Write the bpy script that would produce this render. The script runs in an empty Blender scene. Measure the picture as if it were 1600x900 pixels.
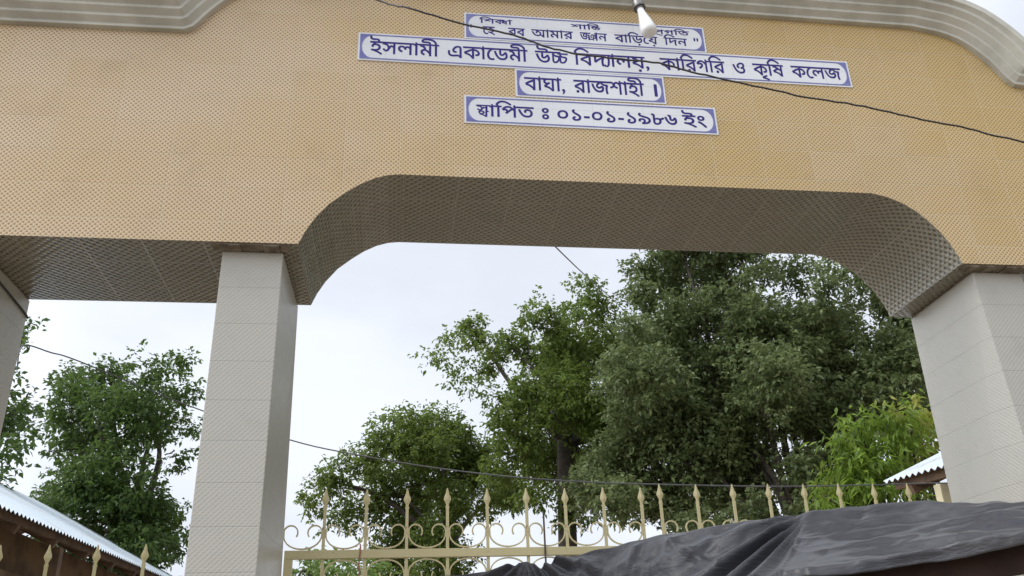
import bpy, math, random
import numpy as np
from mathutils import Vector, Matrix
from mathutils.geometry import tessellate_polygon, delaunay_2d_cdt

S = bpy.context.scene
COL = S.collection
# ---------------------------------------------------------------- camera
F, DIST, EYE = 1357.07, 4.2, 1.55          # focal length in 1600-px pixels, metres to the gateway front, eye height
RIGHT = np.array([0.99156, -0.12574, -0.03176])
UP = np.array([-0.02358, -0.41563, 0.90923])
FWD = np.array([0.12752, 0.9008, 0.41508])
cam = bpy.data.cameras.new('camera')
cam.sensor_width = 36; cam.lens = 36 * F / 1600; cam.clip_start = 0.05; cam.clip_end = 3000
camo = bpy.data.objects.new('camera', cam); COL.objects.link(camo)
camo.matrix_world = Matrix(((RIGHT[0], UP[0], -FWD[0], 0), (RIGHT[1], UP[1], -FWD[1], -DIST),
                            (RIGHT[2], UP[2], -FWD[2], EYE), (0, 0, 0, 1)))
S.camera = camo
# ---------------------------------------------------------------- light
SUN_EL, SUN_AZ = math.radians(50), math.radians(-99)      # azimuth from +y (away from us) towards +x: front left
SUN_STRENGTH, SUN_ANGLE = 1.25, math.radians(25)
SKY_STRENGTH, EXPOSURE = 0.10, 0.10
S.view_settings.view_transform = 'Standard'; S.view_settings.look = 'None'
S.view_settings.exposure = EXPOSURE; S.view_settings.gamma = 1; S.view_settings.use_curve_mapping = False
sun = bpy.data.lights.new('sun', 'SUN'); sun.energy = SUN_STRENGTH; sun.angle = SUN_ANGLE; sun.color = (1, .965, .91)
suno = bpy.data.objects.new('sun', sun); COL.objects.link(suno)
sd = Vector((math.sin(SUN_AZ) * math.cos(SUN_EL), math.cos(SUN_AZ) * math.cos(SUN_EL), math.sin(SUN_EL)))
suno.rotation_euler = sd.to_track_quat('Z', 'Y').to_euler(); suno.location = sd * 60
W = bpy.data.worlds.new('World'); S.world = W; W.use_nodes = True
nt = W.node_tree; nt.nodes.clear()
def wn(t, **k):
    n = nt.nodes.new(t)
    for a, b in k.items(): setattr(n, a, b)
    return n
sky = wn('ShaderNodeTexSky', sky_type='NISHITA', sun_disc=False, sun_elevation=SUN_EL, sun_rotation=SUN_AZ, dust_density=3.0)
bg1 = wn('ShaderNodeBackground'); bg1.inputs[1].default_value = SKY_STRENGTH
nt.links.new(sky.outputs[0], bg1.inputs[0])
# thin broken overcast over the blue: brighter towards the zenith and towards the hidden sun behind us
tc = wn('ShaderNodeTexCoord'); sep = wn('ShaderNodeSeparateXYZ'); nt.links.new(tc.outputs['Generated'], sep.inputs[0])
mp = wn('ShaderNodeMapping'); mp.inputs['Scale'].default_value = (1.5, 1.5, 3.2); mp.inputs['Location'].default_value = (.3, .8, .1)
nt.links.new(tc.outputs['Generated'], mp.inputs[0])
noi = wn('ShaderNodeTexNoise'); noi.inputs['Scale'].default_value = 1.3; noi.inputs['Detail'].default_value = 6; noi.inputs['Roughness'].default_value = .52
nt.links.new(mp.outputs[0], noi.inputs[0])
def wmap(src, a, b, c, d):
    m = wn('ShaderNodeMapRange', interpolation_type='SMOOTHSTEP'); nt.links.new(src, m.inputs[0])
    for i, v in enumerate((a, b, c, d)): m.inputs[i + 1].default_value = v
    return m.outputs[0]
def wmath(op, x, y):
    m = wn('ShaderNodeMath', operation=op)
    for i, v in enumerate((x, y)):
        if isinstance(v, (int, float)): m.inputs[i].default_value = v
        else: nt.links.new(v, m.inputs[i])
    return m.outputs[0]
cover = wmap(noi.outputs[0], .34, .62, .80, 1.0)
zen = wmap(sep.outputs[2], .55, 1.0, 1.0, 1.9)
back = wmap(sep.outputs[1], -.1, -.9, 1.0, 1.12)
side = wmath('MULTIPLY', wmap(sep.outputs[0], -.30, -.75, 1.0, 2.7), wmap(sep.outputs[0], .45, .95, 1.0, .6))
bright = wmath('MULTIPLY', wmath('MULTIPLY', zen, back), side)
bg2 = wn('ShaderNodeBackground'); bg2.inputs[0].default_value = (.835, .88, .965, 1)
nt.links.new(wmath('MULTIPLY', bright, 1.07), bg2.inputs[1])
mx = wn('ShaderNodeMixShader'); nt.links.new(cover, mx.inputs[0]); nt.links.new(bg1.outputs[0], mx.inputs[1]); nt.links.new(bg2.outputs[0], mx.inputs[2])
wo = wn('ShaderNodeOutputWorld'); nt.links.new(mx.outputs[0], wo.inputs[0])

# ---------------------------------------------------------------- helpers
def ray(px, py):
    return RIGHT * ((px - 800) / F) + UP * (-(py - 450) / F) + FWD
def at(px, py, Y):
    r = ray(px, py); t = (Y + DIST) / r[1]
    return Vector((r[0] * t, Y, r[2] * t + EYE))
def atx(px, py, X):
    r = ray(px, py); t = X / r[0]
    return Vector((X, r[1] * t - DIST, r[2] * t + EYE))
def rpx(Y, px=800, py=600):                 # metres per 1600-px pixel at depth Y
    return (Y + DIST) / ray(px, py)[1] / F
def tag(o, label=None, cat=None, group=None, kind=None):
    for k, v in (('label', label), ('category', cat), ('group', group), ('kind', kind)):
        if v: o[k] = v
    return o
def empty(name, loc=(0, 0, 0)):
    o = bpy.data.objects.new(name, None); COL.objects.link(o); o.location = loc; o.empty_display_size = .1
    return o
class MB:                                    # collects shapes, in world metres, and links them as ONE mesh object
    def __init__(s): s.v = []; s.f = []; s.uv = []; s.mi = []; s.sm = []
    def add(s, vs, fs, uvs=None, mi=0, smooth=False):
        b = len(s.v); s.v += [tuple(v) for v in vs]
        for i, f in enumerate(fs):
            s.f.append([b + k for k in f]); s.mi.append(mi); s.sm.append(smooth)
            s.uv.append(uvs[i] if uvs else None)
    def box(s, lo, hi, mi=0):
        x0, y0, z0 = lo; x1, y1, z1 = hi
        v = [(x, y, z) for z in (z0, z1) for y in (y0, y1) for x in (x0, x1)]
        s.add(v, [(0, 2, 3, 1), (4, 5, 7, 6), (0, 1, 5, 4), (2, 6, 7, 3), (0, 4, 6, 2), (1, 3, 7, 5)], mi=mi)
    def hexa(s, bot, top, mi=0):             # two quads, counter-clockwise from above
        s.add(list(bot) + list(top), [(3, 2, 1, 0), (4, 5, 6, 7)] + [(i, (i + 1) % 4, 4 + (i + 1) % 4, 4 + i) for i in range(4)], mi=mi)
    def bar(s, a, b, w, h, up=(0, 0, 1), mi=0):
        a, b, up = Vector(a), Vector(b), Vector(up); d = (b - a).normalized(); sx = d.cross(up)
        if sx.length < 1e-4: sx = d.cross(Vector((0, 1, 0)))
        sx.normalize(); u = sx.cross(d).normalized()
        q = [(-sx * w - u * h) / 2, (sx * w - u * h) / 2, (sx * w + u * h) / 2, (-sx * w + u * h) / 2]
        s.add([a + k for k in q] + [b + k for k in q], [(0, 1, 2, 3), (7, 6, 5, 4)] + [(i, 4 + i, 4 + (i + 1) % 4, (i + 1) % 4) for i in range(4)], mi=mi)
    def tube(s, pts, r, n=8, mi=0, flat=None):
        pts = [Vector(p) for p in pts]; N = len(pts); rr = r if hasattr(r, '__len__') else [r] * N
        vs = []; prev = None
        for i, p in enumerate(pts):
            d = (pts[min(i + 1, N - 1)] - pts[max(i - 1, 0)]).normalized()
            if prev is None:
                prev = d.cross(Vector((0, 1, 0)) if abs(d.y) < .9 else Vector((1, 0, 0)))
            prev = (prev - d * prev.dot(d)).normalized(); q = d.cross(prev)
            for k in range(n):
                a = 2 * math.pi * k / n
                vs.append(p + (prev * math.cos(a) + q * math.sin(a)) * rr[i])
        fs = [(i * n + k, i * n + (k + 1) % n, (i + 1) * n + (k + 1) % n, (i + 1) * n + k) for i in range(N - 1) for k in range(n)]
        s.add(vs, fs, mi=mi, smooth=True)
        s.add(vs[:n], [tuple(range(n))[::-1]], mi=mi); s.add(vs[-n:], [tuple(range(n))], mi=mi)
    def lathe(s, base, axis, prof, n=20, mi=0):
        base, ax = Vector(base), Vector(axis).normalized(); u = ax.orthogonal().normalized(); w = ax.cross(u)
        vs = [base + ax * h + (u * math.cos(2 * math.pi * k / n) + w * math.sin(2 * math.pi * k / n)) * r for r, h in prof for k in range(n)]
        fs = [(i * n + k, i * n + (k + 1) % n, (i + 1) * n + (k + 1) % n, (i + 1) * n + k) for i in range(len(prof) - 1) for k in range(n)]
        s.add(vs, fs, mi=mi, smooth=True)
    def prism(s, poly, y0, y1, mi=0, side_mi=None):   # poly in (x,z); solid between y0 (front) and y1
        n = len(poly); side_mi = mi if side_mi is None else side_mi
        tri = tessellate_polygon([[Vector((x, z, 0)) for x, z in poly]])
        ar = sum(poly[i][0] * poly[(i + 1) % n][1] - poly[(i + 1) % n][0] * poly[i][1] for i in range(n))
        def ori(t):
            (ax, az), (bx, bz), (cx, cz) = (poly[k] for k in t)
            return t if (bx - ax) * (cz - az) - (cx - ax) * (bz - az) > 0 else t[::-1]
        tri = [ori(tuple(t)) for t in tri]
        s.add([(x, y0, z) for x, z in poly], tri, mi=mi)
        s.add([(x, y1, z) for x, z in poly], [t[::-1] for t in tri], mi=mi)
        L = 0
        for i in range(n):
            (ax, az), (bx, bz) = poly[i], poly[(i + 1) % n]; l = math.hypot(bx - ax, bz - az)
            q = [(ax, y0, az), (bx, y0, bz), (bx, y1, bz), (ax, y1, az)]; uv = [(L, y0), (L + l, y0), (L + l, y1), (L, y1)]
            o = (3, 2, 1, 0) if ar > 0 else (0, 1, 2, 3)
            s.add(q, [o], [[uv[k] for k in o]], mi=side_mi); L += l
    def build(s, name, mats, parent=None, bevel=0, box_uv=False):
        me = bpy.data.meshes.new(name); me.from_pydata(s.v, [], s.f); me.update()
        if not isinstance(mats, (list, tuple)): mats = [mats]
        for m in mats: me.materials.append(m)
        me.polygons.foreach_set('material_index', s.mi); me.polygons.foreach_set('use_smooth', s.sm)
        if box_uv:
            ul = me.uv_layers.new(name='UVMap')
            for p in me.polygons:
                g = s.uv[p.index]; nx, ny, nz = (abs(c) for c in p.normal)
                for k, li in enumerate(p.loop_indices):
                    co = me.vertices[me.loops[li].vertex_index].co
                    ul.data[li].uv = g[k] if g else ((co.x, co.z) if ny >= nx and ny >= nz else (co.y, co.z) if nx >= nz else (co.x, co.y))
        o = bpy.data.objects.new(name, me); COL.objects.link(o)
        if parent:
            o.parent = parent; o.matrix_parent_inverse = Matrix.Identity(4)
            w = parent.location.copy()
            if parent.parent: w = w + parent.parent.location
            o.location = -w
        if bevel:
            b = o.modifiers.new('bevel', 'BEVEL'); b.width = bevel; b.segments = 2; b.limit_method = 'ANGLE'
        return o
# ---------------------------------------------------------------- materials
class NM:
    def __init__(s, name, rough=.6, spec=.5):
        s.m = bpy.data.materials.new(name); s.m.use_nodes = True; s.t = s.m.node_tree
        s.b = s.t.nodes['Principled BSDF']; s.b.inputs['Roughness'].default_value = rough; s.b.inputs['Specular IOR Level'].default_value = spec
    def n(s, t, **k):
        n = s.t.nodes.new(t)
        for a, b in k.items(): setattr(n, a, b)
        return n
    def put(s, sock, v):
        if hasattr(v, 'is_linked'): s.t.links.new(v, sock)
        elif isinstance(v, tuple): sock.default_value = (*v, 1) if len(v) == 3 and len(sock.default_value) == 4 else v
        else: sock.default_value = v
    def math(s, op, *a):
        n = s.n('ShaderNodeMath', operation=op)
        for i, v in enumerate(a): s.put(n.inputs[i], v)
        return n.outputs[0]
    def rng(s, x, a, b, c=0., d=1.):
        n = s.n('ShaderNodeMapRange', interpolation_type='SMOOTHSTEP')
        for i, v in enumerate((x, a, b, c, d)): s.put(n.inputs[i], v)
        return n.outputs[0]
    def mix(s, f, a, b):
        n = s.n('ShaderNodeMix', data_type='RGBA'); s.put(n.inputs[0], f); s.put(n.inputs[6], a); s.put(n.inputs[7], b)
        return n.outputs[2]
    def noise(s, scale, detail=4, vec=None, rough=.55):
        n = s.n('ShaderNodeTexNoise'); n.inputs['Scale'].default_value = scale; n.inputs['Detail'].default_value = detail; n.inputs['Roughness'].default_value = rough
        s.put(n.inputs['Vector'], vec if vec is not None else s.n('ShaderNodeTexCoord').outputs['Object'])
        return n.outputs[0]
    def uv(s):
        u = s.n('ShaderNodeUVMap'); p = s.n('ShaderNodeSeparateXYZ'); s.t.links.new(u.outputs[0], p.inputs[0])
        return u.outputs[0], p.outputs[0], p.outputs[1]
    def bump(s, h, dist, strength=1.):
        n = s.n('ShaderNodeBump'); n.inputs['Distance'].default_value = dist; n.inputs['Strength'].default_value = strength
        s.put(n.inputs['Height'], h); s.t.links.new(n.outputs[0], s.b.inputs['Normal'])
    def col(s, c): s.put(s.b.inputs['Base Color'], c); return s
def plain(name, c1, c2=None, rough=.6, scale=8, spec=.5, bump=0, bscale=60):
    k = NM(name, rough, spec)
    k.col(k.mix(k.rng(k.noise(scale, 6), .35, .68), c1, c2 if c2 else tuple(x * .8 for x in c1)))
    if bump: k.bump(k.noise(bscale, 4), bump)
    return k.m
def woven_tile(name, hi, lo, grout, P, tw, th, ou, ov, alt=None, rough=.35, gw=.003, relief=.002, dirt=.25, diag=False, lo_t=(.1, .75), gmix=.6, line=0.):
    """glazed wall tile with a small woven relief; uv in metres"""
    k = NM(name, rough); vec, u, v = k.uv()
    w = 2 * math.pi / P
    if diag:                                   # slanted ribs
        wv = k.math('MULTIPLY', k.math('SINE', k.math('MULTIPLY', k.math('ADD', u, k.math('MULTIPLY', v, -1.)), w)),
                    k.math('ADD', .65, k.math('MULTIPLY', .35, k.math('SINE', k.math('MULTIPLY', k.math('ADD', u, v), w)))))
    else:
        wv = k.math('MULTIPLY', k.math('COSINE', k.math('MULTIPLY', u, w)), k.math('COSINE', k.math('MULTIPLY', v, w)))
    cu = k.math('DIVIDE', k.math('ADD', u, ou), tw); cv = k.math('DIVIDE', k.math('ADD', v, ov), th)
    du = k.math('MULTIPLY', k.math('PINGPONG', cu, .5), tw); dv = k.math('MULTIPLY', k.math('PINGPONG', cv, .5), th)
    g = k.rng(k.math('MINIMUM', du, dv), gw * .35, gw * .8, 1., 0.)
    cell = k.n('ShaderNodeCombineXYZ'); k.put(cell.inputs[0], k.math('FLOOR', cu)); k.put(cell.inputs[1], k.math('FLOOR', cv))
    wn_ = k.n('ShaderNodeTexWhiteNoise', noise_dimensions='3D'); k.put(wn_.inputs[0], cell.outputs[0])
    big = k.noise(.9, 5, vec)
    h = hi
    if alt: h = k.mix(k.math('ADD', k.math('MULTIPLY', wn_.outputs[0], .22), k.math('ADD', k.rng(big, .35, .65, -.15, .25), k.rng(u, -1.2, 2.2, 0., .55))), hi, alt)  # besides random tone, the drift along u paints a light tint into the colour
    c = k.mix(k.rng(wv, lo_t[0], lo_t[1]), h, lo)
    if line: c = k.mix(k.math('MULTIPLY', k.rng(k.math('COSINE', k.math('MULTIPLY', k.math('ADD', u, k.math('MULTIPLY', v, -1.)), w)), .6, .95), line), c, grout)
    c = k.mix(k.math('MULTIPLY', k.rng(k.noise(3.2, 8, vec, .65), .5, .78), dirt), c, tuple(x * .55 for x in lo))
    c = k.mix(k.math('MULTIPLY', wn_.outputs[0], .06), c, lo)
    c = k.mix(k.math('MULTIPLY', g, gmix), c, grout)
    k.col(c)
    k.bump(k.math('ADD', k.math('MULTIPLY', wv, -.5), k.math('MULTIPLY', g, -.8)), relief)
    k.put(k.b.inputs['Roughness'], k.math('ADD', rough - .06, k.math('MULTIPLY', k.noise(14, 4, vec), .2)))
    return k.m
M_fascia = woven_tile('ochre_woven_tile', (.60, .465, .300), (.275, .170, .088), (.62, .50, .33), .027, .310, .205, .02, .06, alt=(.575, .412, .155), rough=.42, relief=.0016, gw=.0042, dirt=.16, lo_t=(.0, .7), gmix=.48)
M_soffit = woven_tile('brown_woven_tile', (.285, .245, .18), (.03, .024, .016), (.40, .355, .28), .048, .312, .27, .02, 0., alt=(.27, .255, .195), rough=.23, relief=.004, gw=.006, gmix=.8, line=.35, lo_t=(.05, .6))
M_pillar = woven_tile('white_ribbed_tile', (.445, .425, .368), (.405, .386, .332), (.34, .325, .285), .026, 4., .205, 2., -.007, rough=.30, relief=.0008, diag=True, gw=.0045, dirt=.25, gmix=.5)
M_gap = plain('bare_mortar', (.25, .21, .155), (.13, .10, .07), .9, 14, bump=.004)
M_cornice = plain('painted_plaster', (.56, .545, .47), (.40, .39, .33), .55, 3.5, bump=.002, bscale=90)
M_back = plain('back_render', (.5, .45, .36), (.4, .36, .28), .8, 2)
M_white = woven_tile('white_glazed_tile', (.74, .75, .76), (.66, .67, .69), (.55, .55, .57), 5., .310, .205, .12, .053, rough=.22, relief=.0004, gw=.003, dirt=.15)
M_blue = plain('blue_glaze', (.12, .12, .33), (.18, .185, .40), .3, 9)
M_ink = plain('dark_blue_glaze', (.022, .012, .15), (.035, .022, .19), .45, 20, .25)
M_black = plain('black_rubber', (.022, .02, .02), (.04, .034, .03), .5, 12)
M_cream = NM('cream_enamel', .42)
M_cream.col(M_cream.mix(M_cream.math('MULTIPLY', M_cream.rng(M_cream.noise(26, 8, None, .7), .60, .72), .75), M_cream.mix(M_cream.noise(6, 4), (.50, .43, .215), (.57, .50, .275)), (.20, .11, .05)))
M_cream.bump(M_cream.noise(70, 3), .0008); M_cream = M_cream.m
M_dirt = plain('dusty_ground', (.31, .255, .19), (.23, .185, .14), .95, .6, bump=.01, bscale=12)
M_road = plain('worn_asphalt', (.11, .10, .09), (.17, .15, .13), .9, 1.2, bump=.004, bscale=50)

# ---------------------------------------------------------------- ground
g = MB(); n = 24; R_ = 900
g.add([(0, 0, 0)] + [(R_ * math.cos(2 * math.pi * i / n), R_ * math.sin(2 * math.pi * i / n), 0) for i in range(n)], [(0, 1 + i, 1 + (i + 1) % n) for i in range(n)])
tag(g.build('ground', M_dirt), kind='structure')
r = MB(); r.add([(-60, -9, .004), (60, -9, .004), (60, -3.4, .004), (-60, -3.4, .004)], [(0, 1, 2, 3)])
tag(r.build('road', M_road), kind='structure')

# ---------------------------------------------------------------- gateway
ZS, ZA, DEP, REC = 3.714, 4.170, .8206, .0906       # side soffit, arch crown, beam depth, pillar set-back
arch = [(-.543, ZS), (-.511, 3.792), (-.466, 3.873), (-.395, 3.966), (-.31, 4.040), (-.235, 4.096), (-.158, 4.138), (-.085, 4.162), (-.02, ZA),
        (.9, ZA), (1.85, ZA), (2.80, ZA), (2.895, 4.148), (2.985, 4.108), (3.065, 4.052), (3.13, 3.985), (3.187, 3.91), (3.232, 3.825), (3.262, 3.745), (3.268, ZS)]
XL, XR = -3.2, 5.95
top = [(XL, 5.052), (-1.285, 5.075), (-1.236, 5.10), (-1.15, 5.225), (-1.047, 5.345), (-.93, 5.42), (-.80, 5.463), (-.66, 5.478),
       (1.24, 5.478), (2.36, 5.474), (3.35, 5.466), (3.53, 5.432), (3.69, 5.362), (3.83, 5.225), (3.93, 5.070), (3.972, 5.028), (4.08, 5.02), (XR, 5.02)]
def resample(P, k=4):
    out = []
    for i in range(len(P) - 1):
        p0, p1, p2, p3 = P[max(i - 1, 0)], P[i], P[i + 1], P[min(i + 2, len(P) - 1)]
        corner = i in (0, 1) or i >= len(P) - 4 or max(math.dist(p0, p1), math.dist(p1, p2), math.dist(p2, p3)) > .5
        for j in range(1 if corner else k):
            t = j / k
            out.append(tuple(.5 * (2 * b + (c - a) * t + (2 * a - 5 * b + 4 * c - d) * t * t + (3 * b - a - 3 * c + d) * t ** 3) for a, b, c, d in zip(p0, p1, p2, p3)))
    return out + [P[-1]]
top = resample(top)
gate = tag(empty('school_gateway', (1.4, .4, 0)), 'large ochre tiled school gateway with a flat arch on pale tiled pillars', 'gateway')
outline = [(XL, ZS)] + arch + [(XR, ZS)] + [(x, z + .10) for x, z in top[::-1]]
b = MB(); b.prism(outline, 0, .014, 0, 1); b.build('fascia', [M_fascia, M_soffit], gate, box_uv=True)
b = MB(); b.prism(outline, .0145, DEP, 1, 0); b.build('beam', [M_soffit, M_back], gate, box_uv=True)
def sweep(path, prof):
    vs = []; N = len(path)
    for i, (x, z) in enumerate(path):
        a = path[max(i - 1, 0)]; c = path[min(i + 1, N - 1)]
        def nrm(p, q):
            dx, dz = q[0] - p[0], q[1] - p[1]; l = math.hypot(dx, dz); return (-dz / l, dx / l)
        n1 = nrm(a, (x, z)) if i else nrm((x, z), c); n2 = nrm((x, z), c) if i < N - 1 else n1
        k = 1 + n1[0] * n2[0] + n1[1] * n2[1]; nx, nz = (n1[0] + n2[0]) / k, (n1[1] + n2[1]) / k
        vs += [(x + nx * h, -p, z + nz * h) for p, h in prof]
    m = len(prof); fs = [(i * m + j, (i + 1) * m + j, (i + 1) * m + j + 1, i * m + j + 1) for i in range(N - 1) for j in range(m - 1)]
    return vs, fs + [tuple(range(m))[::-1], tuple(range((N - 1) * m, N * m))]
prof = [(-.008, 0), (.034, .002), (.036, .004), (.036, .020), (.038, .022), (.070, .044), (.072, .046), (.072, .062), (.074, .064), (.106, .086),
        (.108, .088), (.108, .104), (.110, .106), (.142, .126), (.144, .128), (.144, .150), (.146, .152), (.168, .164), (.170, .166), (.170, .205), (.160, .215), (-.85, .235), (-.85, .06), (-.008, .06)]
b = MB(); b.add(*sweep(top, prof)); b.build('cornice', M_cornice, gate)
def pillar(x0b, x1b, x0t, x1t, yb=DEP - .004):
    """four corner x at the foot and the head: they are not quite plumb"""
    b = MB(); y0 = REC
    b.hexa([(x0b[0], y0, 0), (x1b[0], y0, 0), (x1b[1], yb, 0), (x0b[1], yb, 0)], [(x0t[0], y0, ZS - .012), (x1t[0], y0, ZS - .012), (x1t[1], yb, ZS - .012), (x0t[1], yb, ZS - .012)])
    o = b.build('pillar', M_pillar, gate, bevel=.004, box_uv=True)
    c = MB(); e = .006
    c.hexa([(x0t[0] + e, y0 + e, ZS - .012), (x1t[0] - e, y0 + e, ZS - .012), (x1t[1] - e, yb - e, ZS - .012), (x0t[1] + e, yb - e, ZS - .012)],
           [(x0t[0] + e, y0 + e, ZS + .002), (x1t[0] - e, y0 + e, ZS + .002), (x1t[1] - e, yb - e, ZS + .002), (x0t[1] + e, yb - e, ZS + .002)])
    c.build('mortar_joint', M_gap, o)
pillar((-.943, -.925), (-.622, -.570), (-.946, -.935), (-.629, -.620))
pillar((3.50, 3.345), (3.80, 3.75), (3.386, 3.413), (3.706, 3.72))
pillar((-2.49, -2.49), (-2.168, -2.168), (-2.49, -2.49), (-2.169, -2.169))
pillar((4.94, 4.94), (5.26, 5.26), (4.94, 4.94), (5.26, 5.26))
# rough strip of mortar under the lip where pillars stop short of the fascia
rnd = random.Random(4)
for x0, x1 in ((-.99, -.60), (3.30, 3.76)):
    x = x0; b = MB()
    while x < x1:
        w = rnd.uniform(.02, .06); b.box((x, .012, ZS - rnd.uniform(.004, .014)), (min(x + w, x1), REC + .003, ZS + .001)); x += w
    b.build('mortar_lip', M_gap, gate)

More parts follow.
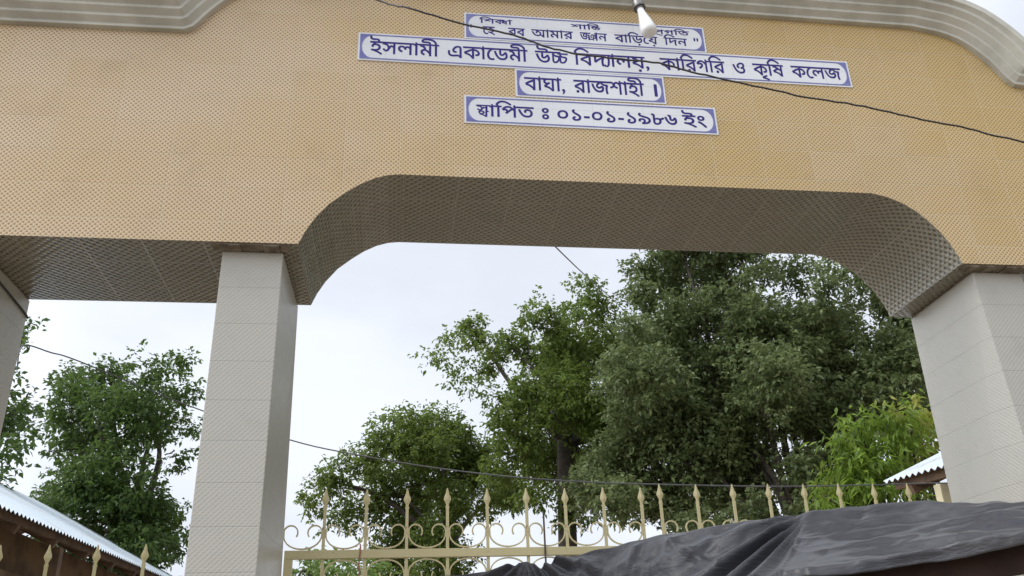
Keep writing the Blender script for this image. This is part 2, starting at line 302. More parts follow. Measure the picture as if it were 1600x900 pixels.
# ---------------------------------------------------------------- name plaques
GLYPH_DATA = '''"|354|241,462 283,462 306,599 306,716 218,716 218,599/71,462 113,462 136,599 136,716 48,716 48,599;,|219|59,-118 124,-84 163,-32 176,26 167,77 143,111 105,123 63,107 46,66 60,26 95,10 93,-50 59,-99;-|323|283,267 40,267 40,174 283,174;।|379|194,622 275,622 275,0 194,0;ং|438|123,314 164,287 204,257 243,224 279,188 313,150 346,111 375,71 401,31 424,-8 359,-41 332,0 305,37 278,73 250,105 220,137 189,166 154,194 116,222 73,250/78,486 83,524 97,558 118,585 147,605 181,618 219,622 257,618 291,605 320,585 342,558 355,524 360,486 355,448 342,414 320,387 291,366 257,353 219,349 181,353 147,366 118,386 97,414 83,447/147,486 152,456 168,433 191,419 219,414 248,419 271,434 286,456 291,486 286,516 271,539 248,552 219,557 191,552 168,538 152,515;ঃ|438|78,486 83,524 97,558 118,585 147,605 181,618 219,622 257,618 291,605 320,585 342,558 355,524 360,486 355,448 342,414 320,387 291,366 257,353 219,349 181,353 147,366 118,386 97,414 83,447/147,486 152,456 168,433 191,419 219,414 248,419 271,434 286,456 291,486 286,515 271,538 248,552 219,557 191,552 168,538 152,515/78,137 83,175 97,209 118,236 147,256 181,269 219,273 257,269 291,257 320,237 342,210 355,176 360,137 355,98 342,65 320,38 291,17 257,4 219,0 181,4 147,17 118,38 97,65 83,98/147,137 152,107 168,85 191,70 219,65 248,70 271,85 286,107 291,137 286,167 271,189 248,203 219,208 191,203 168,189 152,166;আ|1158|898,622 898,551 798,551 798,0 721,0 700,38 676,72 649,104 605,145 557,180 582,246 621,220 661,186 697,148 724,109 723,137 722,164 721,194 721,551 -10,551 -10,622/376,91 331,95 288,105 246,123 206,149 167,185 130,232 94,289 61,359 29,442 102,466 126,401 152,344 178,296 205,255 234,223 266,198 319,175 378,167 428,171 467,185 495,205 515,232 526,264 530,300 522,353 499,394 463,421 420,430 391,426 370,416 357,397 353,372 355,353 361,331 285,316 275,355 271,388 276,422 292,450 315,472 345,488 378,497 413,500 468,493 515,474 553,442 582,401 600,351 606,294 600,242 581,194 550,152 505,119 468,103 425,94/344,465 334,495 315,522 284,542 243,556 267,601 312,589 361,566 394,539 414,507 423,468/1168,622 1168,551 1063,551 1063,0 986,0 986,479 968,512 948,535 924,547 897,551 887,551 887,622 897,622 924,618 950,607 972,587 990,559 988,582 986,613 986,688 1039,688 1062,622;ই|530|358,622 353,657 339,681 314,695 278,699 206,699 148,701 105,708 72,720 44,736 20,759 4,788 -7,821 -10,859 -9,885 -5,912 69,907 66,886 65,869 70,830 84,802 101,788 125,779 157,773 200,771 257,771 304,769 341,763 370,752 394,734 409,715 420,691 427,660 430,622/242,500 291,497 334,488 370,474 412,444 441,407 458,366 464,325 458,274 438,231 407,195 362,168 305,150 236,141 246,152 292,136 341,115 391,89 442,60 476,38 508,15 540,-10 494,-63 454,-34 416,-7 381,16 329,48 279,75 228,98 173,119 134,131 92,143 46,154 61,223 95,214 128,209 164,205 207,204 270,208 317,221 349,241 370,265 381,292 385,320 375,367 346,402 302,423 247,430 215,428 189,423 170,414 158,403 150,388 148,370 150,354 154,338 81,323 73,355 70,384 76,418 92,447 118,470 153,487 194,497/175,465 165,495 145,522 115,542 73,556 97,601 143,589 191,566 225,539 245,507 254,468/540,622 540,551 -10,551 -10,622;উ|712|508,622 503,657 489,681 464,695 428,699 288,699 230,701 188,708 155,720 127,736 103,759 87,788 76,821 73,859 75,885 78,912 152,907 149,886 148,869 153,830 167,802 184,788 207,779 239,773 283,771 407,771 454,769 491,763 520,752 544,734 559,715 570,691 577,660 580,622/722,622 722,551 356,551 356,372 358,347 365,330 377,319 393,316 412,319 433,328 454,344 477,366 502,396 529,433 589,442 617,394 639,345 652,295 656,245 649,185 629,132 595,87 548,53 509,37 466,27 417,24 374,27 333,34 294,47 257,65 222,90 189,122 158,160 129,205 101,258 75,318 51,387 29,465 105,485 130,398 156,324 185,262 215,210 248,169 284,139 323,117 366,104 413,100 462,104 503,118 537,140 569,186 580,243 577,285 568,320 553,349 535,373 581,392 551,346 520,308 488,279 457,259 425,246 394,242 351,249 333,257 317,268 302,285 290,308 282,342 279,393 279,551 -10,551 -10,622;এ|758|511,628 549,626 580,620 605,609 626,594 643,576 656,555 664,527 667,490 667,0 592,0 582,27 569,49 552,66 533,78 509,85 481,87 414,83 350,75 313,71 272,70 237,72 199,78 161,88 125,106 93,132 68,169 52,217 46,278 50,329 58,377 135,366 128,330 124,280 127,240 137,209 152,185 172,168 195,156 221,149 276,144 324,146 368,153 412,159 461,161 501,158 536,149 566,132 590,106 590,463 589,495 585,516 569,542 546,553 514,557 479,553 446,541 415,523 388,500 365,474 348,447 337,419 333,393 337,372 354,353 370,347 392,345 413,346 434,348 441,278 415,272 376,270 330,278 291,300 263,338 254,392 259,432 275,474 299,513 331,550 370,582 414,607 461,623;ও|738|509,629 557,625 596,612 629,590 660,544 671,483 665,438 647,397 617,362 579,331 533,305 480,282 449,354 509,378 553,406 582,439 591,482 586,515 570,539 544,553 509,558 474,555 441,546 411,532 384,516 362,497 345,477 335,457 331,439 341,412 357,402 386,395 365,321 315,336 280,360 258,392 251,431 256,465 272,500 296,533 328,564 367,590 411,611 458,624/681,225 674,173 654,129 620,92 574,64 518,48 453,42 407,45 363,53 320,67 279,87 240,114 204,147 169,187 136,235 106,291 77,355 51,427 28,507 103,529 131,439 161,361 193,295 227,240 265,195 307,161 352,137 401,123 455,118 512,125 559,145 590,179 600,228 594,264 575,294 545,319 509,338 589,373 628,346 657,311 675,271;ক|807|817,622 817,551 492,551 492,489 492,473 492,0 415,0 393,39 366,76 334,111 298,144 258,173 216,199 170,219 124,234 76,243 37,339 102,375 166,408 231,439 297,467 366,493 437,517 415,475 415,551 -10,551 -10,622/415,467 436,438 384,422 331,401 277,378 225,353 175,328 130,304 168,294 206,280 246,262 284,240 320,215 355,187 385,156 409,124 428,90 420,88 417,134 415,189/761,288 758,256 748,226 731,199 705,177 670,163 625,158 595,159 566,163 572,235 587,234 606,233 646,238 669,252 679,272 683,296 670,345 632,387 592,409 541,426 479,438 482,513 532,505 578,492 622,475 661,452 695,426 723,397 752,346;গ|656|484,0 484,425 505,362 471,409 440,449 410,482 381,509 353,530 324,545 294,553 263,556 215,549 178,529 147,499 120,465 106,457 124,469 149,479 180,485 216,487 258,483 291,469 315,449 333,424 343,396 346,369 336,313 306,264 274,233 233,202 182,172 131,245 182,269 226,297 256,328 266,365 262,385 249,402 228,413 200,417 175,416 152,411 103,392 22,458 54,507 88,549 125,583 165,608 208,624 255,629 303,625 347,612 388,590 428,559 467,520 507,472 489,483 486,526 484,585 484,688 537,688 560,622 666,622 666,551 561,551 561,0;ঘ|631|641,622 641,551 536,551 536,0 459,0 423,42 377,82 341,107 302,128 260,148 215,163 168,173 118,179 83,266 127,299 172,329 219,358 276,350 253,345 234,343 181,347 137,358 102,376 77,402 61,433 56,469 63,511 85,547 121,581 171,616 240,581 193,558 161,531 143,502 137,472 144,440 163,420 191,408 224,404 247,406 273,412 300,423 331,441 374,381 299,334 223,282 157,234 144,251 216,237 279,217 333,193 379,163 422,129 461,92 460,128 459,165 459,551 -10,551 -10,622;চ|567|577,622 577,551 172,551 172,521 168,458 171,422 172,378 172,205 173,168 177,143 189,117 212,101 244,96 283,101 318,115 350,136 379,162 404,193 423,226 434,260 438,296 433,323 420,339 397,347 368,349 322,351 289,357 261,365 235,377 193,408 175,426 161,447 171,534 193,501 215,474 241,452 273,436 312,426 361,423 377,423 411,422 436,418 472,403 492,386 506,365 514,338 517,306 514,266 504,227 488,189 455,138 415,95 376,66 334,43 289,29 238,24 204,27 175,35 151,47 132,63 117,84 106,109 98,143 95,191 95,551 -10,551 -10,622;জ|917|401,63 343,68 288,84 253,101 219,123 187,152 156,186 127,227 100,275 74,331 51,394 29,465 105,485 129,408 154,342 181,286 210,239 243,202 278,174 316,155 358,143 404,139 469,147 516,171 545,211 554,268 552,297 546,321 530,358 590,358 561,331 532,306 500,286 467,270 430,260 391,257 354,261 322,272 295,290 275,316 262,347 258,384 266,428 289,474 314,503 349,529 394,553 349,552 298,551 -10,551 -10,622 927,622 927,551 614,551 571,552 535,554 484,529 441,506 408,485 372,455 350,429 339,404 335,380 339,356 351,340 368,331 387,328 423,332 455,346 487,367 523,396 609,365 624,316 629,285 630,254 624,206 608,161 578,121 535,90 497,75 453,66/801,205 803,157 809,111 820,63 836,10 761,-7 745,50 733,107 726,163 723,222 725,272 733,317 743,356 755,388 707,391 664,397 626,408 576,430 536,461 503,498 475,543 551,559 569,532 592,508 620,487 655,472 699,462 751,459 778,460 806,462 845,392 825,348 811,304 804,258;ঞ|1019|511,628 548,626 578,620 603,609 625,594 641,576 654,556 661,529 664,495 667,475 667,290 661,274 667,232 667,190 667,0 592,0 582,27 569,49 552,66 533,78 509,85 481,87 414,83 350,75 313,71 272,70 237,72 199,78 161,88 125,106 93,132 68,169 52,217 46,278 50,329 58,377 135,366 128,330 124,280 127,240 137,209 152,185 172,168 195,156 221,149 276,144 324,146 368,153 412,159 461,161 501,158 536,149 566,132 590,106 590,463 589,495 585,516 569,542 546,553 514,557 479,553 446,541 415,523 388,500 365,474 348,447 337,419 333,393 337,372 354,353 370,347 392,345 413,346 434,348 441,278 415,272 376,270 330,278 291,300 263,338 254,392 259,432 275,474 299,513 331,550 370,582 414,607 461,623/824,607 880,599 923,575 950,539 959,493 956,467 948,439 931,410 904,384 861,361 802,344 785,412 830,423 861,440 877,461 883,485 878,509 864,525 843,535 819,538 775,530 734,504 696,465 662,415 657,522 695,558 733,585 775,602/823,167 768,174 724,194 689,223 660,260 619,348 662,400 678,351 699,311 724,278 753,255 785,241 820,236 846,240 868,251 884,269 889,294 885,318 873,340 851,358 818,373 874,413 895,403 916,389 935,371 951,349 961,323 965,291 961,259 949,230 929,204 902,184 866,171;ড|712|722,622 722,551 356,551 356,372 358,347 365,330 377,319 393,316 412,319 433,328 454,344 477,366 502,396 529,433 589,442 617,394 639,345 652,295 656,245 649,185 629,132 595,87 548,53 509,37 466,27 417,24 374,27 333,34 294,47 257,65 222,90 189,122 158,160 129,205 101,258 75,318 51,387 29,465 105,485 130,398 156,324 185,262 215,210 248,169 284,139 323,117 366,104 413,100 462,104 503,118 537,140 569,186 580,243 577,285 568,320 553,349 535,373 581,392 551,346 520,308 488,279 457,259 425,246 394,242 351,249 333,257 317,268 302,285 290,308 282,342 279,393 279,551 -10,551 -10,622;ড়|712|722,622 722,551 356,551 356,372 358,347 365,330 377,319 393,316 412,319 433,328 454,344 477,366 502,396 529,433 589,442 617,394 639,345 652,295 656,245 649,185 629,132 595,87 548,53 509,37 466,27 417,24 374,27 333,34 294,47 257,65 222,90 189,122 158,160 129,205 101,258 75,318 51,387 29,465 105,485 130,398 156,324 185,262 215,210 248,169 284,139 323,117 366,104 413,100 462,104 503,118 537,140 569,186 580,243 577,285 568,320 553,349 535,373 581,392 551,346 520,308 488,279 457,259 425,246 394,242 351,249 333,257 317,268 302,285 290,308 282,342 279,393 279,551 -10,551 -10,622/457,-183 434,-179 414,-167 401,-149 397,-125 401,-101 414,-82 434,-69 457,-65 480,-69 500,-82 513,-101 517,-125 513,-149 500,-167 480,-179;ত|707|407,50 354,55 303,68 254,91 208,123 166,167 127,222 91,290 58,371 29,466 105,486 129,408 155,340 182,282 211,233 243,194 278,164 316,143 358,130 405,126 448,129 484,138 513,151 536,170 552,193 564,219 571,247 573,278 569,318 557,355 538,385 512,409 481,424 444,429 410,425 387,412 373,392 369,367 371,346 378,321 301,306 292,343 288,380 293,416 308,446 331,469 362,486 398,496 440,500 498,493 549,472 591,437 623,392 638,356 647,317 650,274 643,214 624,161 590,115 543,80 504,63 459,53/717,622 717,551 -10,551 -10,622;থ|645|655,622 655,551 550,551 550,0 473,0 446,36 416,70 383,104 347,134 307,162 265,188 218,209 169,226 115,238 92,331 144,296 198,284 247,268 292,249 332,227 368,203 401,178 443,138 475,97 474,143 473,193 473,688 526,688 549,622/211,625 269,620 316,604 353,578 379,546 395,507 400,464 393,415 371,373 336,337 287,308 228,288 158,275 110,285 92,331 144,336 189,345 226,356 269,377 298,403 314,433 319,466 312,504 291,532 257,549 209,555 166,550 138,536 121,515 116,494 124,468 134,457 150,446 106,384 72,413 58,429 47,449 40,472 38,497 43,530 58,561 83,587 117,608 160,621;দ|603|613,622 613,551 159,551 159,253 145,273 173,302 203,330 236,357 271,382 308,406 347,429 388,449 431,469 475,486 540,422 523,388 510,354 500,320 493,285 488,247 487,205 489,157 495,111 506,63 522,10 447,-7 431,50 419,107 412,163 409,222 411,262 415,299 422,333 432,364 453,410 465,405 427,389 390,370 354,349 318,326 283,301 248,273 213,243 177,210 141,175 82,215 82,551 -10,551 -10,622;ন|604|614,622 614,551 509,551 509,0 432,0 432,243 448,187 414,231 376,270 337,303 296,329 256,345 216,351 182,346 154,332 134,307 128,274 133,246 149,223 176,202 214,184 176,113 122,142 81,181 55,226 46,277 52,322 70,359 96,387 130,407 166,419 204,423 254,419 299,405 341,384 380,356 416,322 451,284 437,280 433,326 432,371 432,551 -10,551 -10,622;প|716|726,622 726,551 621,551 621,0 544,0 544,396 566,332 539,370 514,404 491,435 458,473 427,504 396,527 365,544 333,553 298,556 260,552 226,541 194,524 166,501 140,475 116,447 108,445 140,460 174,465 224,457 259,434 279,398 286,356 285,335 282,320 265,326 288,351 312,375 337,400 461,516 510,463 226,195 167,250 249,328 213,285 183,262 209,299 216,319 219,343 215,366 204,383 186,394 160,398 129,394 98,380 22,452 49,486 76,517 104,545 147,580 192,607 240,623 291,629 344,624 392,608 436,582 479,546 507,515 537,481 567,441 549,446 545,498 544,558 544,688 597,688 620,622;ব|596|606,622 606,551 501,551 501,0 424,0 402,39 374,76 342,111 305,142 265,171 221,196 175,217 126,232 76,243 37,339 102,376 168,411 236,444 305,474 375,500 447,524 424,482 424,551 -10,551 -10,622/424,474 445,446 393,428 340,408 285,385 230,359 179,333 130,304 167,294 205,280 245,263 285,242 322,218 358,190 390,159 417,125 438,88 429,88 426,134 424,189;ম|622|632,622 632,551 527,551 527,0 450,0 450,135 468,82 445,116 421,149 398,180 361,221 323,253 281,274 236,281 202,276 174,262 154,238 148,205 154,175 172,150 202,129 243,111 218,34 169,55 131,80 102,108 82,140 70,173 66,208 72,252 90,288 116,316 150,337 186,349 223,353 279,348 329,331 371,305 409,272 441,233 471,189 454,186 451,233 450,281 450,551 -10,551 -10,622/299,323 299,311 297,299 221,322 215,374 201,415 178,446 144,469 98,484 38,494 51,566 97,553 142,546 183,534 217,515 246,490 269,459 286,421 296,375;য|626|636,622 636,551 531,551 531,0 454,0 425,36 394,69 361,99 325,125 286,149 243,170 196,188 143,202 84,212 48,303 113,343 183,380 252,414 211,441 165,466 130,480 91,492 48,502 79,570 81,551 -10,551 -10,622/454,551 135,551 114,560 156,547 199,528 240,505 278,481 310,456 336,432 341,376 266,341 190,303 155,284 125,265 113,280 168,270 218,257 264,240 305,220 343,197 378,172 410,144 441,115 470,83 457,79 455,125 454,171;য়|626|636,622 636,551 531,551 531,0 454,0 425,36 394,69 361,99 325,125 286,149 243,170 196,188 143,202 84,212 48,303 113,343 183,380 252,414 211,441 165,466 130,480 91,492 48,502 79,570 81,551 -10,551 -10,622/454,551 135,551 114,560 156,547 199,528 240,505 278,481 310,456 336,432 341,376 266,341 190,303 155,284 125,265 113,280 168,270 218,257 264,240 305,220 343,197 378,172 410,144 441,115 470,83 457,79 455,125 454,171/371,-183 348,-179 329,-167 315,-149 311,-125 315,-101 329,-82 348,-69 371,-65 394,-69 414,-82 427,-101 431,-125 427,-149 414,-167 394,-179;র|596|606,622 606,551 501,551 501,0 424,0 402,39 374,76 342,111 305,142 265,171 221,196 175,217 126,232 76,243 37,339 102,376 168,411 236,444 305,474 375,500 447,524 424,482 424,551 -10,551 -10,622/424,474 445,446 393,428 340,408 285,385 230,359 179,333 130,304 167,294 205,280 245,263 285,242 322,218 358,190 390,159 417,125 438,88 429,88 426,134 424,189/185,-6 162,-2 143,10 129,29 125,52 129,76 143,95 162,108 185,112 208,108 228,95 241,76 245,52 241,29 228,10 208,-2;ল|731|741,622 741,551 636,551 636,0 559,0 559,335 565,309 542,338 519,360 493,374 465,379 435,374 420,366 409,353 401,334 398,307 399,288 400,271 335,266 328,304 313,336 293,361 269,379 242,390 213,394 188,391 167,384 150,371 138,356 131,337 128,316 135,279 158,248 193,222 241,201 214,127 169,145 128,168 94,197 68,232 52,273 46,320 52,362 68,398 94,426 127,448 166,462 208,466 257,461 299,447 336,421 369,384 354,383 369,412 393,434 422,447 452,451 486,447 514,437 541,420 571,397 562,382 560,424 559,467 559,551 -10,551 -10,622;শ|677|687,622 687,551 582,551 582,0 505,0 505,512 510,532 506,567 505,607 505,688 558,688 582,622/361,629 399,625 433,614 464,596 492,572 516,543 534,509 530,404 508,448 484,486 457,516 413,546 363,556 328,551 300,535 282,508 276,471 284,435 309,406 351,386 413,377 406,300 346,309 298,327 261,354 235,388 220,428 215,474 220,522 236,562 260,591 291,613 325,625/77,629 118,625 157,612 191,590 218,558 236,515 242,461 237,421 222,383 197,350 161,323 113,306 54,300 48,377 94,381 128,392 153,407 169,426 178,447 181,468 175,505 155,533 122,550 76,556 41,553 -1,545 -9,620 36,627;ষ|633|643,622 643,551 538,551 538,0 461,0 428,37 394,70 360,101 324,127 284,151 242,171 195,188 142,202 84,212 48,303 82,324 119,345 157,367 197,387 238,407 280,425 339,432 341,376 237,328 186,301 142,275 189,264 232,251 273,236 310,217 344,197 377,175 421,139 463,99 462,134 461,171 461,312 465,334 463,384 461,434 461,551 -10,551 -10,622/77,569 118,555 160,542 201,526 244,508 285,486 326,463 365,438 402,411 437,383 468,355 467,264 426,305 380,344 346,369 311,392 274,414 236,434 198,452 160,468 103,488 48,502;স|682|692,622 692,551 587,551 587,0 510,0 510,353 533,290 504,326 480,353 457,370 436,375 410,367 397,355 383,337 343,268 317,223 294,188 271,160 248,142 220,131 188,127 162,130 137,138 112,153 88,175 62,205 35,244 96,281 121,241 141,218 160,207 180,203 197,206 213,214 229,228 247,250 266,281 289,321 312,354 338,400 362,429 387,444 415,449 446,444 475,431 503,407 536,374 516,373 511,417 510,458 510,551 -10,551 -10,622/271,271 261,332 251,379 236,414 214,441 185,461 146,476 98,486 38,495 53,571 107,551 159,541 202,528 236,512 264,492 284,466 299,436 309,400 315,356;হ|530|242,500 291,497 334,488 370,474 412,444 441,407 458,366 464,325 458,274 438,231 407,195 362,168 305,150 236,141 246,152 292,136 341,115 391,89 442,60 476,38 508,15 540,-10 494,-63 454,-34 416,-7 381,16 329,48 279,75 228,98 173,119 134,131 92,143 46,154 61,223 95,214 128,209 164,205 207,204 270,208 317,221 349,241 370,265 381,292 385,320 375,367 346,402 302,423 247,430 215,428 189,423 170,414 158,403 150,388 148,370 150,354 154,338 81,323 73,355 70,384 76,418 92,447 118,470 153,487 194,497/175,465 165,495 145,522 115,542 73,556 97,601 143,589 191,566 225,539 245,507 254,468/540,622 540,551 -10,551 -10,622;া|266|276,622 276,551 171,551 171,0 94,0 94,469 79,501 59,527 32,545 -2,551 -10,551 -10,622 5,622 29,618 55,607 79,587 97,559 95,582 94,613 94,688 148,688 170,622;ি|266|276,622 276,551 171,551 171,0 94,0 94,551 -10,551 -10,622 82,622 50,662 20,704 43,742 68,778 93,812 135,855 185,889 223,904 265,914 313,917 365,914 415,904 463,888 510,867 557,840 605,808 637,784 671,758 705,731 663,677 619,712 577,743 539,770 484,802 433,826 380,839 325,844 274,839 230,825 192,802 160,772 131,735 106,693 128,660 160,622;ী|266|276,551 171,551 171,0 94,0 94,551 -10,551 -10,622 94,622 84,682 61,731 27,770 -16,801 -67,822 -125,837 -166,843 -208,847 -252,848 -307,846 -354,842 -391,834 -419,823 -436,809 -442,792 -436,776 -418,768 -365,763 -269,763 -222,761 -185,754 -157,742 -135,725 -119,704 -108,680 -102,651 -100,615 -167,615 -173,655 -189,678 -214,689 -254,692 -353,692 -391,693 -425,698 -453,704 -476,713 -497,729 -511,747 -519,768 -521,789 -505,841 -456,882 -405,901 -339,913 -258,917 -133,909 -29,885 55,846 116,789 156,714 174,622 276,622;ৃ|0|-355,-80 -275,-43 -191,-8 -105,25 -79,-41 -150,-64 -219,-89 -277,-114 -290,-102 -241,-108 -195,-116 -154,-126 -98,-145 -49,-166 -5,-190 35,-214 -1,-271 -53,-241 -103,-216 -154,-195 -207,-180 -262,-168 -321,-160;ে|346|356,622 356,551 336,551 304,540 269,521 234,494 201,460 172,419 149,372 133,320 128,262 133,197 150,148 174,111 203,87 235,74 267,69 309,74 348,92 383,31 356,14 326,3 295,-3 264,-5 205,3 153,28 109,68 77,121 61,162 52,209 49,260 52,313 63,362 80,409 103,451 131,488 164,521 200,549 239,571 280,588 216,555 177,552 130,551 -10,551 -10,622;০|592|290,91 230,97 178,115 133,145 100,189 84,224 75,266 72,313 78,370 96,425 127,472 171,511 207,529 251,540 300,544 350,541 393,530 429,513 470,477 499,432 515,378 520,320 514,263 496,209 465,161 421,124 384,105 340,95/301,473 261,468 226,454 196,431 173,399 158,358 153,311 156,272 167,236 184,206 211,182 246,167 291,162 333,167 370,183 399,207 421,240 435,279 439,324 435,367 424,404 404,433 378,455 343,469;১|592|287,0 235,4 194,16 163,37 133,76 123,122 129,160 148,194 182,223 234,244 263,167 236,159 219,149 208,136 205,120 210,102 226,88 251,78 286,75 341,82 382,105 407,139 416,181 413,209 404,235 388,259 364,284 331,312 287,344 249,372 216,396 190,418 159,447 140,474 129,500 125,529 128,553 139,580 155,606 177,631 243,596 220,566 211,536 215,511 232,485 271,452 338,403 390,366 430,331 459,298 479,264 489,226 493,182 486,130 467,85 435,49 394,22 344,6;৬|592|347,39 296,44 248,59 203,85 160,125 133,159 108,201 84,251 61,309 40,376 21,452 96,475 110,412 126,357 142,308 159,265 177,228 197,197 228,160 263,135 301,120 342,115 400,125 445,154 466,184 479,223 483,271 480,312 471,345 449,391 489,392 471,351 450,318 427,291 401,272 372,261 340,257 302,263 270,282 256,299 245,321 238,353 235,400 235,451 230,490 211,510 192,515 166,517 175,593 213,590 243,584 267,574 286,560 298,543 306,523 311,499 312,471 312,379 314,357 320,341 331,331 348,328 380,337 395,350 411,370 427,398 443,438 499,452 516,425 531,396 543,364 552,331 557,299 559,268 553,206 537,151 508,105 467,69 433,52 393,42;৮|592|237,0 201,3 173,11 150,23 132,38 116,58 103,83 94,117 91,164 91,481 86,520 67,540 48,545 22,547 31,624 66,622 95,616 118,607 136,595 150,578 160,557 165,531 167,501 167,355 197,364 226,371 269,375 294,374 318,370 367,362 408,360 443,363 471,371 494,388 514,418 586,383 571,353 551,330 528,313 501,301 472,294 442,292 422,293 398,297 418,312 431,291 441,267 446,240 448,213 441,152 420,99 386,57 344,26 293,6/238,71 269,74 296,84 318,98 337,117 351,138 361,162 367,187 369,212 365,245 355,269 338,286 319,297 297,302 274,304 243,303 216,298 167,281 167,168 168,139 172,118 184,92 204,78;৯|592|174,315 218,311 256,298 288,278 312,251 328,218 333,181 330,145 320,115 302,88 278,62 275,72 333,81 382,96 423,117 463,159 476,214 472,248 460,278 436,304 400,329 366,344 324,359 274,375 218,392 170,408 131,423 86,446 57,472 40,501 35,536 38,559 46,583 61,606 83,631 146,596 125,570 119,547 125,523 148,502 171,490 204,478 247,464 304,447 354,432 397,416 434,400 477,373 511,346 534,317 548,286 556,252 558,216 551,160 529,114 495,76 450,47 415,32 376,20 335,11 290,5 244,1 197,0 183,0 161,68 201,86 232,108 251,135 257,169 252,200 237,224 211,240 175,245 144,242 124,231 112,215 108,196 111,174 119,152 44,135 32,171 27,207 31,237 44,264 65,285 94,302 130,312'''
GLYPHS = {}
for part in GLYPH_DATA.split(';'):
    c, adv, gl = part.split('|')
    GLYPHS[c] = (int(adv), [[tuple(map(int, p.split(','))) for p in sp.split(' ')] for sp in gl.split('/')])
def ribbon(pts, w):
    L, R2 = [], []
    for i, p in enumerate(pts):
        a, c = pts[max(i - 1, 0)], pts[min(i + 1, len(pts) - 1)]; dx, dy = c[0] - a[0], c[1] - a[1]; l = math.hypot(dx, dy) or 1
        L.append((p[0] - dy / l * w / 2, p[1] + dx / l * w / 2)); R2.append((p[0] + dy / l * w / 2, p[1] - dx / l * w / 2))
    return L + R2[::-1]
def compose(tokens):
    """tokens: a glyph, or (glyph, sx, sy, dx, dy, advance) for a piece of a conjunct; returns one list of outlines per glyph"""
    out = []; x = 0
    for t in tokens:
        if t == '_Y':                           # the hooked stroke after a consonant
            out.append([ribbon([(x - 10, 596), (x + 210, 596)], 56)])
            out.append([ribbon([(x + 140, 600), (x + 145, 330), (x + 125, 90), (x + 60, 0), (x - 20, 15), (x - 60, 80)], 70)]); x += 205; continue
        if t == '_R':                           # the slanting stroke under a consonant
            out.append([ribbon([(x - 560, 60), (x - 330, -90), (x - 120, -190)], 60)]); continue
        if isinstance(t, str): t = (t, 1, 1, 0, 0, None)
        g, sx, sy, dx, dy, adv = t; a, sp = GLYPHS[g]
        out.append([[(x + dx + px * sx, dy + py * sy) for px, py in s] for s in sp])
        x += a * sx if adv is None else adv
    return out
def sarea(s): return sum(s[i - 1][0] * s[i][1] - s[i][0] * s[i - 1][1] for i in range(len(s))) / 2
def lettering(toks, a, bb, zm, zb, y, bold, parent):
    """one word, from x of a to x of bb, headline zm, foot zb (metres): filled where the outlines wind round a point"""
    pl = compose(toks); xs = [p[0] for g in pl for s in g for p in s]; x0, x1 = min(xs), max(xs); sx = (bb - a) / (x1 - x0); sv = (zm - zb) / 622
    cont = []
    for gl in pl:
        sg = 1 if sarea(max(gl, key=lambda s: abs(sarea(s)))) > 0 else -1
        for s in gl:
            s = s if sg > 0 else s[::-1]
            q = [(a + (p[0] - x0) * sx, zb + p[1] * sv) for p in s]; o = []
            for i in range(len(q)):
                (ax, az), (cx, cz) = q[i - 1], q[(i + 1) % len(q)]; l = math.hypot(cx - ax, cz - az) or 1
                o.append((q[i][0] + (cz - az) / l * bold, q[i][1] - (cx - ax) / l * bold))
            cont.append(o)
    K = 20.; vs, es = [], []
    for o in cont:
        n0 = len(vs); vs += [Vector((x * K, z * K)) for x, z in o]; es += [(n0 + i, n0 + (i + 1) % len(o)) for i in range(len(o))]
    V, _, Fc, *_ = delaunay_2d_cdt(vs, es, [], 0, 1e-5)
    A = [np.array(o) * K for o in cont]; keep = []
    for f in Fc:
        c = sum((V[k] for k in f), Vector((0, 0))) / 3; wind = 0.
        for q in A:
            d = q - np.array((c.x, c.y)); n_ = np.roll(d, -1, 0)
            wind += np.sum(np.arctan2(d[:, 0] * n_[:, 1] - d[:, 1] * n_[:, 0], (d * n_).sum(1)))
        if wind > 3: keep.append(tuple(f))
    mb = MB(); mb.add([(v.x / K, y, v.y / K) for v in V], keep)
    return mb.build('word', M_ink, parent)
def rrect(x0, x1, z0, z1, rx, rz, k=6):
    P = []
    for cx, cz, a0 in ((x1 - rx, z1 - rz, 0), (x0 + rx, z1 - rz, 90), (x0 + rx, z0 + rz, 180), (x1 - rx, z0 + rz, 270)):
        P += [(cx + rx * math.cos(math.radians(a0 + 90 * i / k)), cz + rz * math.sin(math.radians(a0 + 90 * i / k))) for i in range(k + 1)]
    return P
def ring(mb, outer, inner, y0, y1):
    n = len(outer)
    v = [(x, y0, z) for x, z in outer] + [(x, y0, z) for x, z in inner] + [(x, y1, z) for x, z in outer] + [(x, y1, z) for x, z in inner]
    f = []
    for i in range(n):
        j = (i + 1) % n
        f += [(i, n + i, n + j, j), (i, j, 2 * n + j, 2 * n + i), (n + i, 3 * n + i, 3 * n + j, n + j)]
    mb.add(v, f)
def wx(px, z):                                  # wall x seen at pixel column px and height z
    lo, hi = -4., 7.
    for _ in range(50):
        m = (lo + hi) / 2; q = np.array([m, DIST, z - EYE]); u = 800 + F * (RIGHT @ q) / (FWD @ q)
        lo, hi = (m, hi) if u < px else (lo, m)
    return lo
